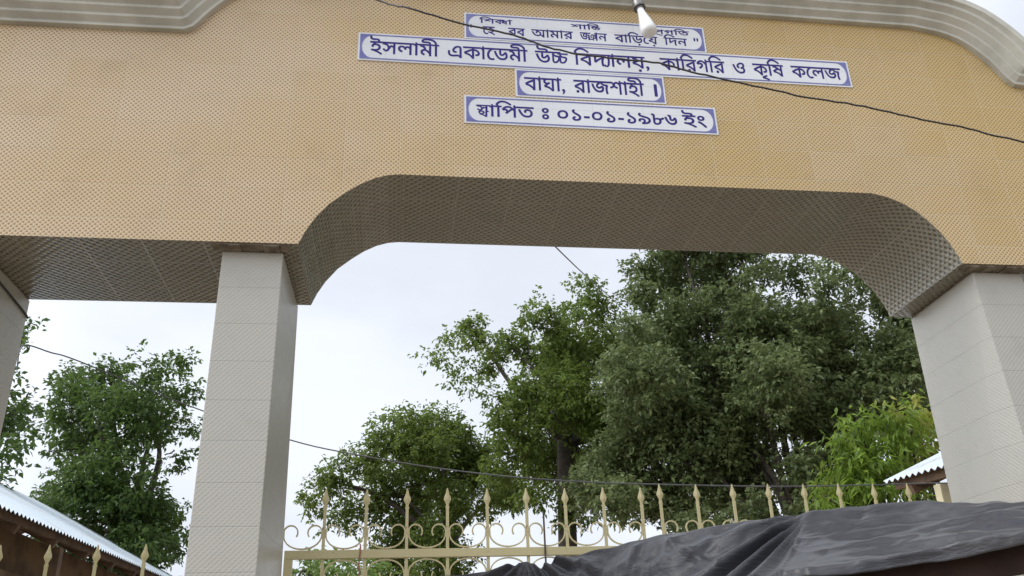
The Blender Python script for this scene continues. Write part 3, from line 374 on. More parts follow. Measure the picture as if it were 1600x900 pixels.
def plaque(label, x0, x1, z0, z1, lines, bold):
    t = tag(empty('name_plaque', ((x0 + x1) / 2, 0, z0)), label, 'sign', 'name plaques on the gateway')
    b = MB(); b.box((x0, -.006, z0), (x1, .004, z1)); b.build('panel', M_white, t, box_uv=True)
    h = z1 - z0; m = .011; o = (x0 + m, x1 - m, z0 + m * .9, z1 - m * .9)
    b = MB(); ring(b, rrect(*o, .002, .002), rrect(o[0] + .012, o[1] - .012, o[2] + .008, o[3] - .008, .062, h * .40), -.0078, -.003)
    e = .011
    b.build('border', M_blue, t)
    for f0, f1, wl in lines:
        zm, zb = z1 - f0 * h, z1 - f1 * h
        for toks, p0, p1 in wl: lettering(toks, wx(p0, (zm + zb) / 2), wx(p1, (zm + zb) / 2), zm, zb, -.0068, bold, t)
    return t
plaque('second and longest white plaque, naming the institution in one line of blue letters', -.285, 2.838, 4.9515, 5.1560, [(.30, .735, [
    ('ই স ল া ম ী'.split(), 578, 686), ('এ ক া ে ড ম ী'.replace('ে ড', 'ে ড').split(), 700, 824), (['উ', ('চ', .8, 1, 0, 0, 330), ('চ', .8, .9, 0, 0, None)], 836, 887),
    (['ি', 'ব', 'দ', '_Y', 'া', 'ল', 'য়', ','], 896, 1013), ('ক া ি র গ ি র'.split(), 1031, 1132), (['ও'], 1145, 1163), (['ক', 'ৃ', 'ি', 'ষ'], 1176, 1224), ('ক ে ল জ'.split(), 1236, 1313)])], .0019)
plaque('narrow white plaque with the place name, third from the top', .6575, 1.587, 4.7443, 4.9471, [(.29, .745, [
    (['ব', 'া', 'ঘ', 'া', ','], 819, 882), ('র া জ শ া হ ী'.split(), 896, 1006), (['।'], 1022, 1026)])], .0019)
plaque('lowest white plaque, with the founding date in blue numerals', .3485, 1.891, 4.5367, 4.7334, [(.335, .735, [
    ([('স', .8, .62, 0, 235, 0), ('থ', .72, .52, 60, -30, 560), 'া', 'ি', 'প', 'ত'], 744, 834), (['ঃ'], 847, 857), (list('০১-০১-১৯৮৬'), 871, 1057), (['ই', 'ং'], 1066, 1103)])], .0019)
plaque('topmost white plaque, with two lines of small blue writing above the long plaque', .354, 1.897, 5.1610, 5.3620, [(.20, .37, [
    (['ি', 'শ', ('ক', .75, 1, 0, 0, 420), ('ষ', .6, .8, 0, 0, 400), 'া'], 749, 800), (['শ', 'া', 'ি', ('ন', .8, .6, 0, 250, 0), ('ত', .8, .6, 0, 0, 560)], 892, 938), (['প', '_R', 'গ', 'ি', 'ত'], 1020, 1076)]),
    (.50, .79, [(['"'], 730, 737), (['ে', 'হ'], 754, 773), (['র', 'ব'], 794, 820), (['আ', 'ম', 'া', 'র'], 830, 895), ([('জ', .8, 1, 0, 0, 620), ('ঞ', .5, .8, 0, 0, 420), 'া', 'ন'], 906, 948),
               (['ব', 'া', 'ি', 'ড়', 'ে', 'য়'], 960, 1027), (['ি', 'দ', 'ন'], 1037, 1073), (['"'], 1084, 1091)])], .0014)

# ---------------------------------------------------------------- lamp under the cornice
M_bulb = NM('opal_plastic', .25).col((.82, .82, .80)).m
M_metal = NM('aged_aluminium', .45); M_metal.b.inputs['Metallic'].default_value = .7; M_metal.col(M_metal.mix(M_metal.noise(30), (.3, .29, .27), (.16, .15, .14))); M_metal = M_metal.m
lt = at(1000, 14, -.2); le = at(1016, 53, -.24)
lampo = tag(empty('light_bulb', lt), 'unlit white bulb hanging from a dark holder under the cornice', 'light bulb')
ax = (le - lt).normalized(); LL = (le - lt).length
b = MB(); b.lathe(lt, ax, [(0, -.002), (.017, -.002), (.021, .01), (.024, LL * .2), (.031, LL * .35), (.040, LL * .55), (.046, LL * .72), (.0485, LL * .86), (.045, LL * .94), (.030, LL * .985), (0, LL)], 24)
b.build('bulb', M_bulb, lampo)
b = MB(); b.lathe(lt - ax * .07, ax, [(0, 0), (.030, 0), (.034, .008), (.034, .045), (.028, .066), (.022, .073), (0, .073)], 20); b.build('holder', M_metal, lampo)
b = MB(); b.lathe(lt - ax * .012, ax, [(.022, 0), (.036, .002), (.036, .008), (.022, .010)], 20); b.build('collar', M_black, lampo)
b = MB(); tp = lt - ax * .06; b.tube([tp, tp + Vector((-.002, .01, .05)), (tp.x - .004, -.12, 5.64), (tp.x - .004, -.04, 5.66)], .014, 8); b.build('bracket', M_black, lampo)
for dx in (-.028, .030):
    b = MB(); q = tp + Vector((dx, .015, .075)); b.tube([q, q + Vector((0, -.01, -.05)), q + Vector((-dx * .3, -.005, -.085))], .006, 6); b.build('lead_wire', M_black, lampo)

# ---------------------------------------------------------------- cables
def smooth_path(pts, k=6):
    P = [Vector(p) for p in pts]; out = []
    for i in range(len(P) - 1):
        p0, p1, p2, p3 = P[max(i - 1, 0)], P[i], P[i + 1], P[min(i + 2, len(P) - 1)]
        for j in range(k):
            t = j / k
            out.append(.5 * ((2 * p1) + (p2 - p0) * t + (2 * p0 - 5 * p1 + 4 * p2 - p3) * t * t + (3 * p1 - p0 - 3 * p2 + p3) * t ** 3))
    return out + [P[-1]]
def cable(label, pts, r, mat=M_black, group=None, wob=0.):
    p = smooth_path(pts)
    rn = random.Random(len(label))
    p = [q + Vector((0, 0, rn.uniform(-wob, wob))) if 0 < i < len(p) - 1 else q for i, q in enumerate(p)]
    b = MB(); b.tube(p, r, 7); return tag(b.build('cable', mat), label, 'cable', group)
cable('thick black cable sagging across the front of the plaques', [(-.72, -.155, 5.60), at(585, -2, -.22)] + [at(x, y, -.35) for x, y in ((640, 13), (720, 37), (800, 54), (850, 72), (900, 84), (960, 91), (1030, 99), (1080, 112), (1160, 130), (1260, 152), (1350, 166), (1430, 185), (1500, 198), (1600, 222))] + [(4.6, -.3, 4.22), (5.6, -.004, 4.02)], .0056, wob=.004)
cable('black cable fixed along the inner side of the far left pillar', [atx(x, y, -2.163) for x, y in ((-30, 405), (2, 444), (20, 466), (38, 488))] + [(-2.166, .826, atx(38, 488, -2.163).z - .01)], .007)
cable('thin dark cable sagging behind the gateway from the left pillar to the right', [(-2.165, .83, 3.28), at(36, 540, 1.0), at(80, 551, 1.3), at(125, 565, 1.6), at(290, 632, 2.0), at(452, 687, 1.9), at(560, 711, 1.7), at(680, 731, 1.5), at(800, 745, 1.25), at(900, 752, 1.1), at(1000, 756, .98), at(1200, 760, .96), at(1350, 758, .95), at(1450, 755, .93), (3.47, .82, 2.60)], .0046, plain('sky_sheen_cable', (.07, .07, .072), (.12, .12, .12), .5))  # sky reflection painted in as a greyer base colour
cable('hair-thin wire slanting down into the tree tops under the arch', [at(846, 364, .826), at(912, 428, 4.0), at(965, 475, 8.5), at(990, 500, 9.5)], .006, plain('grey_wire', (.20, .20, .21), (.26, .26, .27)))

# ---------------------------------------------------------------- iron gate
YG = .90
def spear_parts(x, zb, zt, w=.017):
    b = MB(); b.bar((x, YG, zb), (x, YG, zt - .10), w, w * .55)
    pr = [(.008, 0), (.012, .004), (.012, .010), (.007, .016), (.010, .030), (.021, .050), (.020, .062), (.010, .088), (.003, .118)]
    vs = []
    for rr, h in pr: vs += [(x - rr, YG, zt - .118 + h), (x, YG - .009 * rr / .02, zt - .118 + h), (x + rr, YG, zt - .118 + h), (x, YG + .009 * rr / .02, zt - .118 + h)]
    b.add(vs, [(i * 4 + k, i * 4 + (k + 1) % 4, i * 4 + 4 + (k + 1) % 4, i * 4 + 4 + k) for i in range(len(pr) - 1) for k in range(4)])
    return b
def scroll_part(x0, x1, zb, h, flip=1):
    w = x1 - x0; rad = .039; cz = zb + flip * h; P = []
    for a in range(-35, 181, 18):               # left curl, from its free end over the top to the bar
        P.append((x0 + rad + .010 + rad * math.cos(math.radians(a)), cz + flip * rad * math.sin(math.radians(a))))
    for i in range(1, 14):
        t = math.pi * i / 14
        P.append((x0 + w / 2 - (w / 2 - .010) * math.cos(t), cz - flip * (h - .008) * math.sin(t) ** .8))
    for a in range(0, 217, 18): P.append((x1 - rad - .010 + rad * math.cos(math.radians(a)), cz + flip * rad * math.sin(math.radians(a))))
    b = MB(); pr = []
    for i, (x, z) in enumerate(P):
        a, c = P[max(i - 1, 0)], P[min(i + 1, len(P) - 1)]; dx, dz = c[0] - a[0], c[1] - a[1]; l = math.hypot(dx, dz) or 1; t = .0037
        nx, nz = -dz / l * t, dx / l * t
        pr += [(x + nx, YG - .007, z + nz), (x - nx, YG - .007, z - nz), (x - nx, YG + .007, z - nz), (x + nx, YG + .007, z + nz)]
    N = len(P); b.add(pr, [(i * 4 + k, i * 4 + (k + 1) % 4, i * 4 + 4 + (k + 1) % 4, i * 4 + 4 + k) for i in range(N - 1) for k in range(4)] + [(3, 2, 1, 0), (N * 4 - 4, N * 4 - 3, N * 4 - 2, N * 4 - 1)])
    return b
def rep(o, parent, dx, dz=0.):
    c = o.copy(); COL.objects.link(c); c.parent = parent; c.location = o.location + Vector((dx, 0, dz)); return c
def leaf_gate(name, label, x0, x1, xs, ztip, zr, group=None, hinge=None, scrolls=True, rod=False):
    t = tag(empty(name, ((x0 + x1) / 2, YG, .05)), label, 'gate', group)
    h = .046
    for xa, xb, za in ((x0, x1, zr - h), (x0 + .046, x1 - .046, .10), (x0 + .046, x1 - .046, 1.05)):
        b = MB(); b.box((xa, YG - .019, za), (xb, YG + .019, za + h)); b.build('rail', M_cream, t, bevel=.002)
    for x in (x0, x1 - .045):
        b = MB(); b.box((x, YG - .0195, .05), (x + .045, YG + .0195, zr - h - .0005)); b.build('stile', M_cream, t, bevel=.002)
    b = MB(); b.box((x0 + .046, YG - .004, .147), (x1 - .046, YG + .004, 1.049)); b.build('sheet_panel', M_cream, t)
    s0 = spear_parts(xs[0], zr - .002, ztip).build('spear', M_cream, t)
    rn = random.Random(len(label)); me2 = spear_parts(xs[0], zr - .002, ztip, .018)
    for x in xs[1:]:
        c = rep(s0, t, x - xs[0], 0); c.rotation_euler = (0, 0, 0); c.location.z += rn.uniform(-.006, .0)
    q0 = MB(); q0.bar((xs[0], YG, 1.096), (xs[0], YG, zr - h), .018, .010); q0 = q0.build('bar', M_cream, t)
    for x in xs[1:]: rep(q0, t, x - xs[0])
    if scrolls:
        sc = [a for a in zip(xs[:-1], xs[1:])]; w = sc[0][1] - sc[0][0]
        s1 = scroll_part(sc[0][0], sc[0][1], zr, .098).build('scroll', M_cream, t)
        s2 = scroll_part(sc[0][0], sc[0][1], zr - h, .098, -1).build('scroll', M_cream, t)
        for a, c in sc[1:]: rep(s1, t, a - sc[0][0]); rep(s2, t, a - sc[0][0])
        hs = MB()
        if xs[0] - x0 > .12: rep(s1, t, -w).scale = (1, 1, 1)
    if hinge:
        for z in (.5, 1.95):
            b = MB(); b.box((hinge - .02, DEP - .03, z), (hinge + .02, YG, z + .06)); b.build('hinge', M_cream, t)
    return t
SPX = [-.393, -.161, .066, .292, .529, .764, .995, 1.220, 1.456]
SPX = [-.393 + .2311 * i for i in range(9)]
G1 = leaf_gate('iron_gate', 'left leaf of the cream iron gate, its top rail and scrolls in plain view', -.600, 1.485, SPX, 2.605, 2.262, 'leaves of the main gate', -.600)
G2 = leaf_gate('iron_gate', 'right leaf of the cream iron gate, its top rail hidden behind the black tarpaulin', 1.545, 3.395, [1.574 + .2285 * i for i in range(8)], 2.622, 2.266, 'leaves of the main gate', 3.385)
leaf_gate('side_gate', 'small cream side gate with spear tops beside the left tin-roofed shed', -2.150, -.975, [-2.085 + .248 * i for i in range(5)], 2.315, 2.0, None, -2.145)
M_cord = plain('faded_red_cord', (.42, .16, .12), (.30, .12, .09))
b = MB(); q = at(563, 853, YG - .022); b.tube([q + Vector((0, 0, .01)), q + Vector((.002, -.004, -.03)), q + Vector((-.004, 0, -.10)), q + Vector((.004, -.003, -.20))], .004, 6)
tag(b.build('cord', M_cord), 'short faded red cord tied to the gate rail', 'cord')
b = MB(); b.tube([at(849, 800, YG - .025), at(853, 880, YG - .025), (at(853, 880, YG - .025) + Vector((0, 0, -.25)))], .0055, 6)
tag(b.build('iron_rod', plain('rusty_iron', (.10, .07, .055), (.05, .04, .035), .7)), 'thin dark iron rod standing up from the gate rail where the tarpaulin is tied', 'rod')

# ---------------------------------------------------------------- tin-roofed sheds
M_tin = NM('galvanised_tin', .38); M_tin.b.inputs['Metallic'].default_value = .25
M_tin.col(M_tin.mix(M_tin.rng(M_tin.noise(1.6, 6), .55, .75), M_tin.mix(M_tin.noise(5), (.47, .54, .585), (.57, .63, .67)), (.36, .32, .29))); M_tin = M_tin.m
M_tin_under = plain('rusty_tin_underside', (.085, .045, .032), (.16, .10, .07), .8, 5)
M_timber = plain('weathered_timber', (.17, .105, .06), (.10, .06, .038), .8, 7, bump=.003, bscale=40)
M_mud = plain('stained_brown_wall', (.24, .155, .085), (.13, .08, .045), .9, 3, bump=.006, bscale=25)
M_post = plain('limewashed_post', (.62, .55, .36), (.50, .44, .29), .8, 6)
def shed(label, xe, y0, y1, ze, sgn, slope, width, posts, rise=0., mat_post=M_timber):
    """eave along y at x = xe; the roof climbs away towards sgn*x"""
    t = tag(empty('tin_shed', (xe + sgn * width, (y0 + y1) / 2, 0)), label, 'shed')
    per, amp = .085, .012; n = int((y1 - y0) / per * 8); up = []; xs = (0, width, 2 * width)
    vs = []
    for th in (0, -.006):
        for i in range(n + 1):
            y = y0 + (y1 - y0) * i / n; zz = ze + rise * (y - y0) + amp * math.sin(2 * math.pi * (y - y0) / per) + th
            vs += [(xe, y, zz), (xe + sgn * width, y, zz + slope * width), (xe + sgn * 2 * width, y, zz)]
    m = (n + 1) * 3; fs = []; mi = []
    def q(a, b, c, d): return (a, b, c, d) if sgn > 0 else (d, c, b, a)
    b = MB()
    fu = [q(i * 3 + k, i * 3 + k + 1, i * 3 + k + 4, i * 3 + k + 3) for i in range(n) for k in (0, 1)]
    b.add(vs, fu, mi=0, smooth=True); base = len(vs)
    b.f += [[k + m for k in f[::-1]] for f in fu]; b.mi += [1] * len(fu); b.sm += [True] * len(fu); b.uv += [None] * len(fu)
    for k in (0, 2):
        ed = [(i * 3 + k, (i + 1) * 3 + k, (i + 1) * 3 + k + m, i * 3 + k + m) for i in range(n)]
        b.f += [list(e) for e in ed]; b.mi += [0] * n; b.sm += [False] * n; b.uv += [None] * n
    b.build('roof', [M_tin, M_tin_under], t)
    for k, (dx, w, h) in enumerate(((.10, .05, .08), (.75, .05, .07), (1.5, .05, .07))):
        if dx > width: continue
        b = MB(); zz = ze - .03 + slope * dx; b.bar((xe + sgn * dx, y0 + .03, zz - h / 2), (xe + sgn * dx, y1 - .03, zz - h / 2 + rise * (y1 - y0)), w, h); b.build('purlin', M_timber, t)
    y = y0 + .12
    while y < y1:
        b = MB(); zr = ze - .115 + rise * (y - y0); b.bar((xe + sgn * .06, y, zr + .03 * slope), (xe + sgn * width, y, zr + slope * width - .03), .05, .07); b.build('rafter', M_timber, t); y += .9
    b = MB(); xw = xe + sgn * .55
    b.box((min(xw, xw + sgn * .12), y0 + .15, 0), (max(xw, xw + sgn * .12), y1 - .15, ze + slope * .5 - .16)); b.build('wall', M_mud, t)
    b = MB(); b.box((xe + sgn * .42 - .04, y0 + .16, ze - .42), (xe + sgn * .42 + .04, y1 - .16, ze - .30)); b.build('beam', M_mud, t)
    for px_, py_, w in posts:
        b = MB(); b.box((px_ - w / 2, py_ - w / 2, 0), (px_ + w / 2, py_ + w / 2, ze - .06)); b.build('post', mat_post, t, bevel=.006)
    return t
shed('long low shed with a pale tin roof behind the side gate at left', -3.0, 1.6, 10.5, 2.90, -1, .545, 2.2, [(-3.1, 1.9, .09), (-3.1, 4.6, .09), (-3.1, 7.4, .09)], rise=.014)
shed('small tin-roofed shed on a cream post behind the right pillar', 4.0, 1.25, 2.55, 2.885, 1, .42, 1.6, [(4.10, atx(1474, 770, 4.10).y, .085)], rise=.068, mat_post=M_post)

# ---------------------------------------------------------------- stall and tarpaulin in front of the gate
M_tarp = NM('black_plastic_sheet', .37, .5)
M_tarp.col(M_tarp.mix(M_tarp.rng(M_tarp.noise(2.2, 7), .42, .7), (.020, .020, .025), (.055, .054, .058)))
mpn = M_tarp.n('ShaderNodeMapping'); mpn.inputs['Scale'].default_value = (1.6, 9, 16); mpn.inputs['Rotation'].default_value = (0, .35, .5)
M_tarp.t.links.new(M_tarp.n('ShaderNodeTexCoord').outputs['Object'], mpn.inputs[0])
M_tarp.bump(M_tarp.math('ADD', M_tarp.noise(5, 7, mpn.outputs[0]), M_tarp.math('MULTIPLY', M_tarp.noise(17, 5), .2)), .004); M_tarp.b.inputs['Sheen Weight'].default_value = .15; M_tarp = M_tarp.m
def interp(P, s):
    for a, c in zip(P[:-1], P[1:]):
        if s <= c[0]:
            t = (s - a[0]) / (c[0] - a[0]); return [u + (w - u) * t for u, w in zip(a, c)]
    return list(P[-1])
UPE = [(660, 903, .84), (700, 899, .84), (760, 890, .85), (821, 877, .862), (846, 886, .80), (880, 868, .74), (930, 858, .60), (1000, 844, .40), (1050, 833, .27), (1150, 817, .05), (1203, 809, -.05), (1260, 801, -.16), (1330, 796, -.24), (1400, 791, -.32), (1500, 784, -.45), (1600, 777, -.58), (1850, 757, -.85)]
LOE = [(660, 1010, .80), (700, 1005, .79), (760, 1000, .78), (821, 995, .74), (846, 990, .62), (880, 985, .50), (930, 978, .30), (1000, 963, .05), (1050, 948, -.12), (1150, 908, -.40), (1203, 894, -.55), (1260, 881, -.70), (1330, 874, -.78), (1400, 866, -.86), (1500, 853, -.98), (1600, 838, -1.10), (1850, 788, -1.33)]
def sstep(a, b, x):
    t = min(1, max(0, (x - a) / (b - a))); return t * t * (3 - 2 * t)
nu, nv = 380, 84; tv = []
cr = random.Random(31); FINE = []
for k in range(46):
    cx = cr.uniform(880, 1700); f_ = cr.random(); yt, yb_ = interp(UPE, cx)[1], interp(LOE, cx)[1]
    FINE.append((cx, yt + (yb_ - yt) * f_, cr.uniform(-.75, -.35) if cx < 1260 else cr.uniform(-.42, .02), cr.uniform(3.2, 5.5), cr.choice((-1, 1)) * cr.uniform(.004, .010), cr.uniform(35, 100)))
def crease(x, w): return math.exp(-(x / w) ** 2)
for i in range(nu + 1):
    s = 660 + (1850 - 660) * i / nu; a = interp(UPE, s); c = interp(LOE, s)
    A, Bq = at(*a), at(*c); nn = Vector((-.25, -.75, .6)).normalized()
    for j in range(nv + 1):
        v = j / nv; vv = min(1, v / .93); p = A.lerp(Bq, vv); sx = a[0]; sy = a[1] + (c[1] - a[1]) * v
        d = -.05 * math.sin(math.pi * v) * (1 - .3 * math.sin(s * .013))
        # gathers fanning out from the tie on the gate rail
        ang = math.atan2(sy - 870, sx - 822); rr = math.hypot(sx - 822, sy - 870)
        d += .020 * math.sin(ang * 19 + .6 * math.sin(ang * 7)) * sstep(3, 34, rr) * (1 - sstep(60, 170, rr))
        # long folds pulled from the corner above the stall
        a2 = math.atan2(sy - 796, sx - 1266); r2 = math.hypot(sx - 1266, sy - 796)
        wgt = sstep(6, 80, r2) * (1 - sstep(300, 480, r2))
        for am, cen, wd in ((.055, 2.62, .045), (-.050, 2.55, .035), (.040, 2.47, .035), (-.036, 2.40, .03), (.030, 2.30, .04), (-.030, 2.76, .05), (.022, 2.86, .03), (-.020, 2.18, .04), (.016, 2.05, .04)):
            d += am * crease(a2 - cen - .03 * math.sin(r2 * .02), wd) * wgt
        # short kinks near the left end and slanting creases on the left half
        wl = sstep(870, 930, sx) * (1 - sstep(1150, 1260, sx))
        for k, (cx, cy, an, wd, am) in enumerate(((985, 872, -.95, 7, .030), (1040, 856, -.75, 6, .024), (1075, 858, .45, 6, .022), (930, 892, -.5, 9, -.030), (960, 900, -1.0, 8, .034), (1110, 846, -.55, 6, -.018), (905, 882, -1.2, 7, .026), (1010, 890, -.85, 8, -.028))):
            u_ = (sx - cx) * math.cos(an) + (sy - cy) * math.sin(an); w_ = -(sx - cx) * math.sin(an) + (sy - cy) * math.cos(an)
            d += am * crease(w_ + 3 * math.sin(u_ * .07), wd) * crease(u_, 55) * (sstep(0, .12, v))
        for cx, cy, an, wd, am, ln in FINE:
            u_ = (sx - cx) * math.cos(an) + (sy - cy) * math.sin(an)
            if abs(u_) < ln * 2:
                w_ = -(sx - cx) * math.sin(an) + (sy - cy) * math.cos(an) + 2 * math.sin(u_ * .09)
                if abs(w_) < 16: d += am * math.exp(-abs(w_) / wd) * crease(u_, ln) * sstep(0, .08, v)
        # slack ripples running along the right-hand part, and a rolled hem
        w3 = sstep(1240, 1360, sx)
        d += w3 * (.020 * math.sin(v * 9.5 + sx * .0065 + .4 * math.sin(sx * .017)) + .010 * math.sin(v * 21 - sx * .012) + .005 * math.sin(v * 47 + sx * .019))
        d += w3 * .020 * crease(v - .93, .05)
        d += .004 * math.sin(sx * .05 + v * 7) * math.sin(sx * .021 - v * 11) + .002 * math.sin(sx * .13 + 9 * v)
        lip = .010 * (math.sin(sx * .045) + .6 * math.sin(sx * .11)) * (1 - v) ** 6
        hg = max(0., (v - .93) / .07)            # the hem hangs straight down in front of the board
        tv.append(p + nn * d * (1 - .5 * hg) + Vector((0, -.004 * hg, lip * .35 - (.046 + .006 * math.sin(sx * .03)) * hg)))
b = MB(); b.add(tv, [(i * (nv + 1) + j, i * (nv + 1) + j + 1, (i + 1) * (nv + 1) + j + 1, (i + 1) * (nv + 1) + j) for i in range(nu) for j in range(nv)], smooth=True)
tp_ = b.build('tarpaulin', M_tarp); tag(tp_, 'wrinkled black plastic tarpaulin stretched from the gate rail over the stall', 'tarpaulin')
sm = tp_.modifiers.new('thickness', 'SOLIDIFY'); sm.thickness = .003; sm.offset = -1
M_plank = plain('dark_red_brown_plank', (.040, .021, .015), (.024, .014, .010), .75, 5, .25, bump=.003, bscale=30)
st = tag(empty('stall', (2.2, -1., 0)), 'dark brown wooden stall frame under the black tarpaulin', 'stall')
L0, L1 = at(1150, 908, -.40), at(1850, 788, -1.33)
for dz, hh, dy in ((-.085, .13, .045), (-.34, .36, .060)):
    b = MB(); b.bar(L0 + Vector((0, dy, dz)), L1 + Vector((0, dy, dz)), .022, hh); b.build('plank', M_plank, st, bevel=.003)
for p in (L0, L0.lerp(L1, .52), L1):
    b = MB(); b.box((p.x - .03, p.y + .20, 0), (p.x + .03, p.y + .26, p.z - .03)); b.build('post', M_timber, st)
for x_, y_, z_ in ((1260, 803, -.16), (1600, 780, -.58)):
    p = at(x_, y_, z_); b = MB(); b.box((p.x - .025, p.y, 0), (p.x + .025, p.y + .05, p.z - .05)); b.build('post', M_timber, st)
# ---------------------------------------------------------------- trees
def leaf_mat(name, dark, light, trans=.35, rough=.42, tip=None):
    k = NM(name, rough, .28); g = k.n('ShaderNodeNewGeometry')
    r = g.outputs['Random Per Island']
    c = k.mix(k.rng(r, 0, 1), dark, light)
    if tip: c = k.mix(k.rng(k.noise(1.1, 3), .55, .66), c, tip)
    c = k.mix(k.rng(k.noise(1.7, 3), .4, .65, 0., .35), c, tuple(x * .55 for x in dark))
    k.col(c)
    tr = k.n('ShaderNodeBsdfTranslucent'); k.put(tr.inputs[0], k.mix(.5, c, tuple(min(1, x * 1.7) for x in light)))
    mx = k.n('ShaderNodeMixShader'); mx.inputs[0].default_value = trans
    out = k.t.nodes['Material Output']
    k.t.links.new(k.b.outputs[0], mx.inputs[1]); k.t.links.new(tr.outputs[0], mx.inputs[2]); k.t.links.new(mx.outputs[0], out.inputs[0])
    return k.m
def crown_mesh(name, clumps, L, Wd, dens, seed, mat, parent, droop=.25, per=7, flat=.75):
    """many small folded leaves set in sprays through the volume of each clump (cx,cy,cz,r,weight)"""
    rg = np.random.default_rng(seed); C_, R2 = [], []
    lobes = []
    for cx, cy, cz, r_, wt in clumps:           # each clump breaks into rounded lobes with shaded gaps between them
        if r_ < .22: lobes.append((cx, cy, cz, r_, wt * 1.7)); continue
        k = int(9 + 9 * min(r_, .9)); d = rg.normal(size=(k, 3)); d /= np.linalg.norm(d, axis=1)[:, None]
        for q in d:
            q = q * np.array([1, 1, .9]); f = .50 + .26 * rg.random()
            lobes.append((cx + q[0] * r_ * f, cy + q[1] * r_ * f, cz + q[2] * r_ * f, r_ * (.34 + .20 * rg.random()), wt))
    clumps = lobes
    for cx, cy, cz, r_, wt in clumps:
        k = max(3, int(dens * wt * r_ * r_ / (L * Wd) / per))
        d = rg.normal(size=(k, 3)); d /= np.linalg.norm(d, axis=1)[:, None]
        lump = 1 + .22 * np.sin(d[:, 0] * 5 + cx * 3) * np.sin(d[:, 2] * 6 + cz * 5) + .16 * np.sin(d[:, 1] * 9 + cy + d[:, 2] * 7)
        d[:, 2] += .18; rad = r_ * lump * (.62 + .42 * rg.random(k))
        p = np.array([cx, cy, cz]) + d * rad[:, None] * np.array([1, 1, .88]); C_.append(p); R2.append(d)
    T = np.concatenate(C_); O = np.concatenate(R2); n = len(T)
    ax = O * .7 + rg.normal(size=(n, 3)) * .6 + np.array([0, 0, -.15]); ax /= np.linalg.norm(ax, axis=1)[:, None]
    T = np.repeat(T, per, 0); A = np.repeat(ax, per, 0); N = n * per
    T = T + A * (rg.random(N) * L * 1.6)[:, None] + rg.normal(size=(N, 3)) * L * .3
    D = A * .5 + rg.normal(size=(N, 3)) * .75 * np.array([1, 1, .6]) + np.array([0, 0, -droop]); D /= np.linalg.norm(D, axis=1)[:, None]
    U = np.array([0, 0, 1.]) * flat + rg.normal(size=(N, 3)) * .5
    Sd = np.cross(D, U); Sd /= np.linalg.norm(Sd, axis=1)[:, None] + 1e-9; Nn = np.cross(Sd, D)
    s = (.65 + .6 * rg.random(N))[:, None]; l = L * s; w = Wd * s
    v0 = T; v1 = T + D * l * .42 + Sd * w * .5 + Nn * w * .16; v2 = T + D * l - np.array([0, 0, 1]) * l * .12; v3 = T + D * l * .42 - Sd * w * .5 + Nn * w * .16
    V = np.stack([v0, v1, v2, v3], 1).reshape(-1, 3)
    b4 = np.arange(N) * 4; Fc = np.stack([b4, b4 + 2, b4 + 1, b4, b4 + 3, b4 + 2], 1).reshape(-1)
    me = bpy.data.meshes.new(name); me.vertices.add(len(V)); me.vertices.foreach_set('co', V.astype(np.float32).ravel())
    me.loops.add(len(Fc)); me.loops.foreach_set('vertex_index', Fc.astype(np.int32)); me.polygons.add(N * 2)
    me.polygons.foreach_set('loop_start', np.arange(0, N * 6, 3, dtype=np.int32)); me.polygons.foreach_set('loop_total', np.full(N * 2, 3, np.int32))
    me.update(calc_edges=True); me.materials.append(mat)
    o = bpy.data.objects.new(name, me); COL.objects.link(o); o.parent = parent; o.location = -parent.location
    return o
M_bark = plain('grey_brown_bark', (.075, .06, .045), (.04, .032, .026), .9, 9, bump=.01, bscale=30)
def tree(name, label, Y, base_px, blobs, L, Wd, dens, seed, mat, droop=.25, trunk_r=.16, thick=1.0, back=.5, group='trees behind the gateway', fork=None, nlimb=14, per=7, limb_r=.05):
    rn = random.Random(seed); sc = rpx(Y); bx = at(base_px, 700, Y).x
    cl = []
    for bl in blobs:
        px_, py_, rp = bl[:3]; wt = bl[3] if len(bl) > 3 else 1.; r_ = rp * sc
        dy = rn.uniform(-1, 1) * thick; c = at(px_, py_, Y + dy); cl.append((c.x, c.y, c.z, r_ * (Y + dy + DIST) / (Y + DIST), wt))
        if rn.random() < back and rp > 35 and wt >= .9:
            c = at(px_ + rn.uniform(-10, 10), py_ + rn.uniform(-10, 10), Y + thick + rn.uniform(.6, 1.6)); cl.append((c.x, c.y, c.z, r_, .8))
    t = tag(empty(name, (bx, Y, 0)), label, 'tree', group)
    cz = sum(c[2] for c in cl) / len(cl); fz = fork if fork else cz - 1.2
    b = MB(); f = Vector((bx + .15, Y, max(1.2, fz)))
    b.tube(smooth_path([(bx, Y, -.05), (bx + .08, Y + .05, f.z * .5), f]), [trunk_r * (1.25 - .45 * i / 12) for i in range(13)], 10)
    b.build('trunk', M_bark, t)
    b = MB(); big = sorted([c for c in cl if c[1] > Y - .15] or cl, key=lambda c: -c[3] * c[4])[:nlimb]
    for c in big:
        e = Vector(c[:3]); m = f.lerp(e, .5) + Vector((rn.uniform(-.2, .2), rn.uniform(-.2, .2), rn.uniform(-.1, .35)))
        P = smooth_path([f + Vector((0, 0, -.1)), m, e], 5); b.tube(P, [trunk_r * .34 * (1 - i / len(P)) ** .9 + .010 for i in range(len(P))], 6)
        for _ in range(4):
            d = Vector((rn.gauss(0, 1), rn.gauss(0, 1), rn.gauss(.3, 1))).normalized() * c[3] * .9; s0 = m.lerp(e, rn.uniform(.35, 1))
            b.tube([s0, s0 + d * .5 + Vector((0, 0, .04)), e * .3 + (s0) * .7 + d], [.018, .012, .005], 5)
    b.build('limbs', M_bark, t)
    crown_mesh('crown', cl, L, Wd, dens, seed, mat, t, droop, per)
    return t
LM_left = leaf_mat('leaf_deep_green', (.034, .068, .017), (.105, .165, .038), .38)
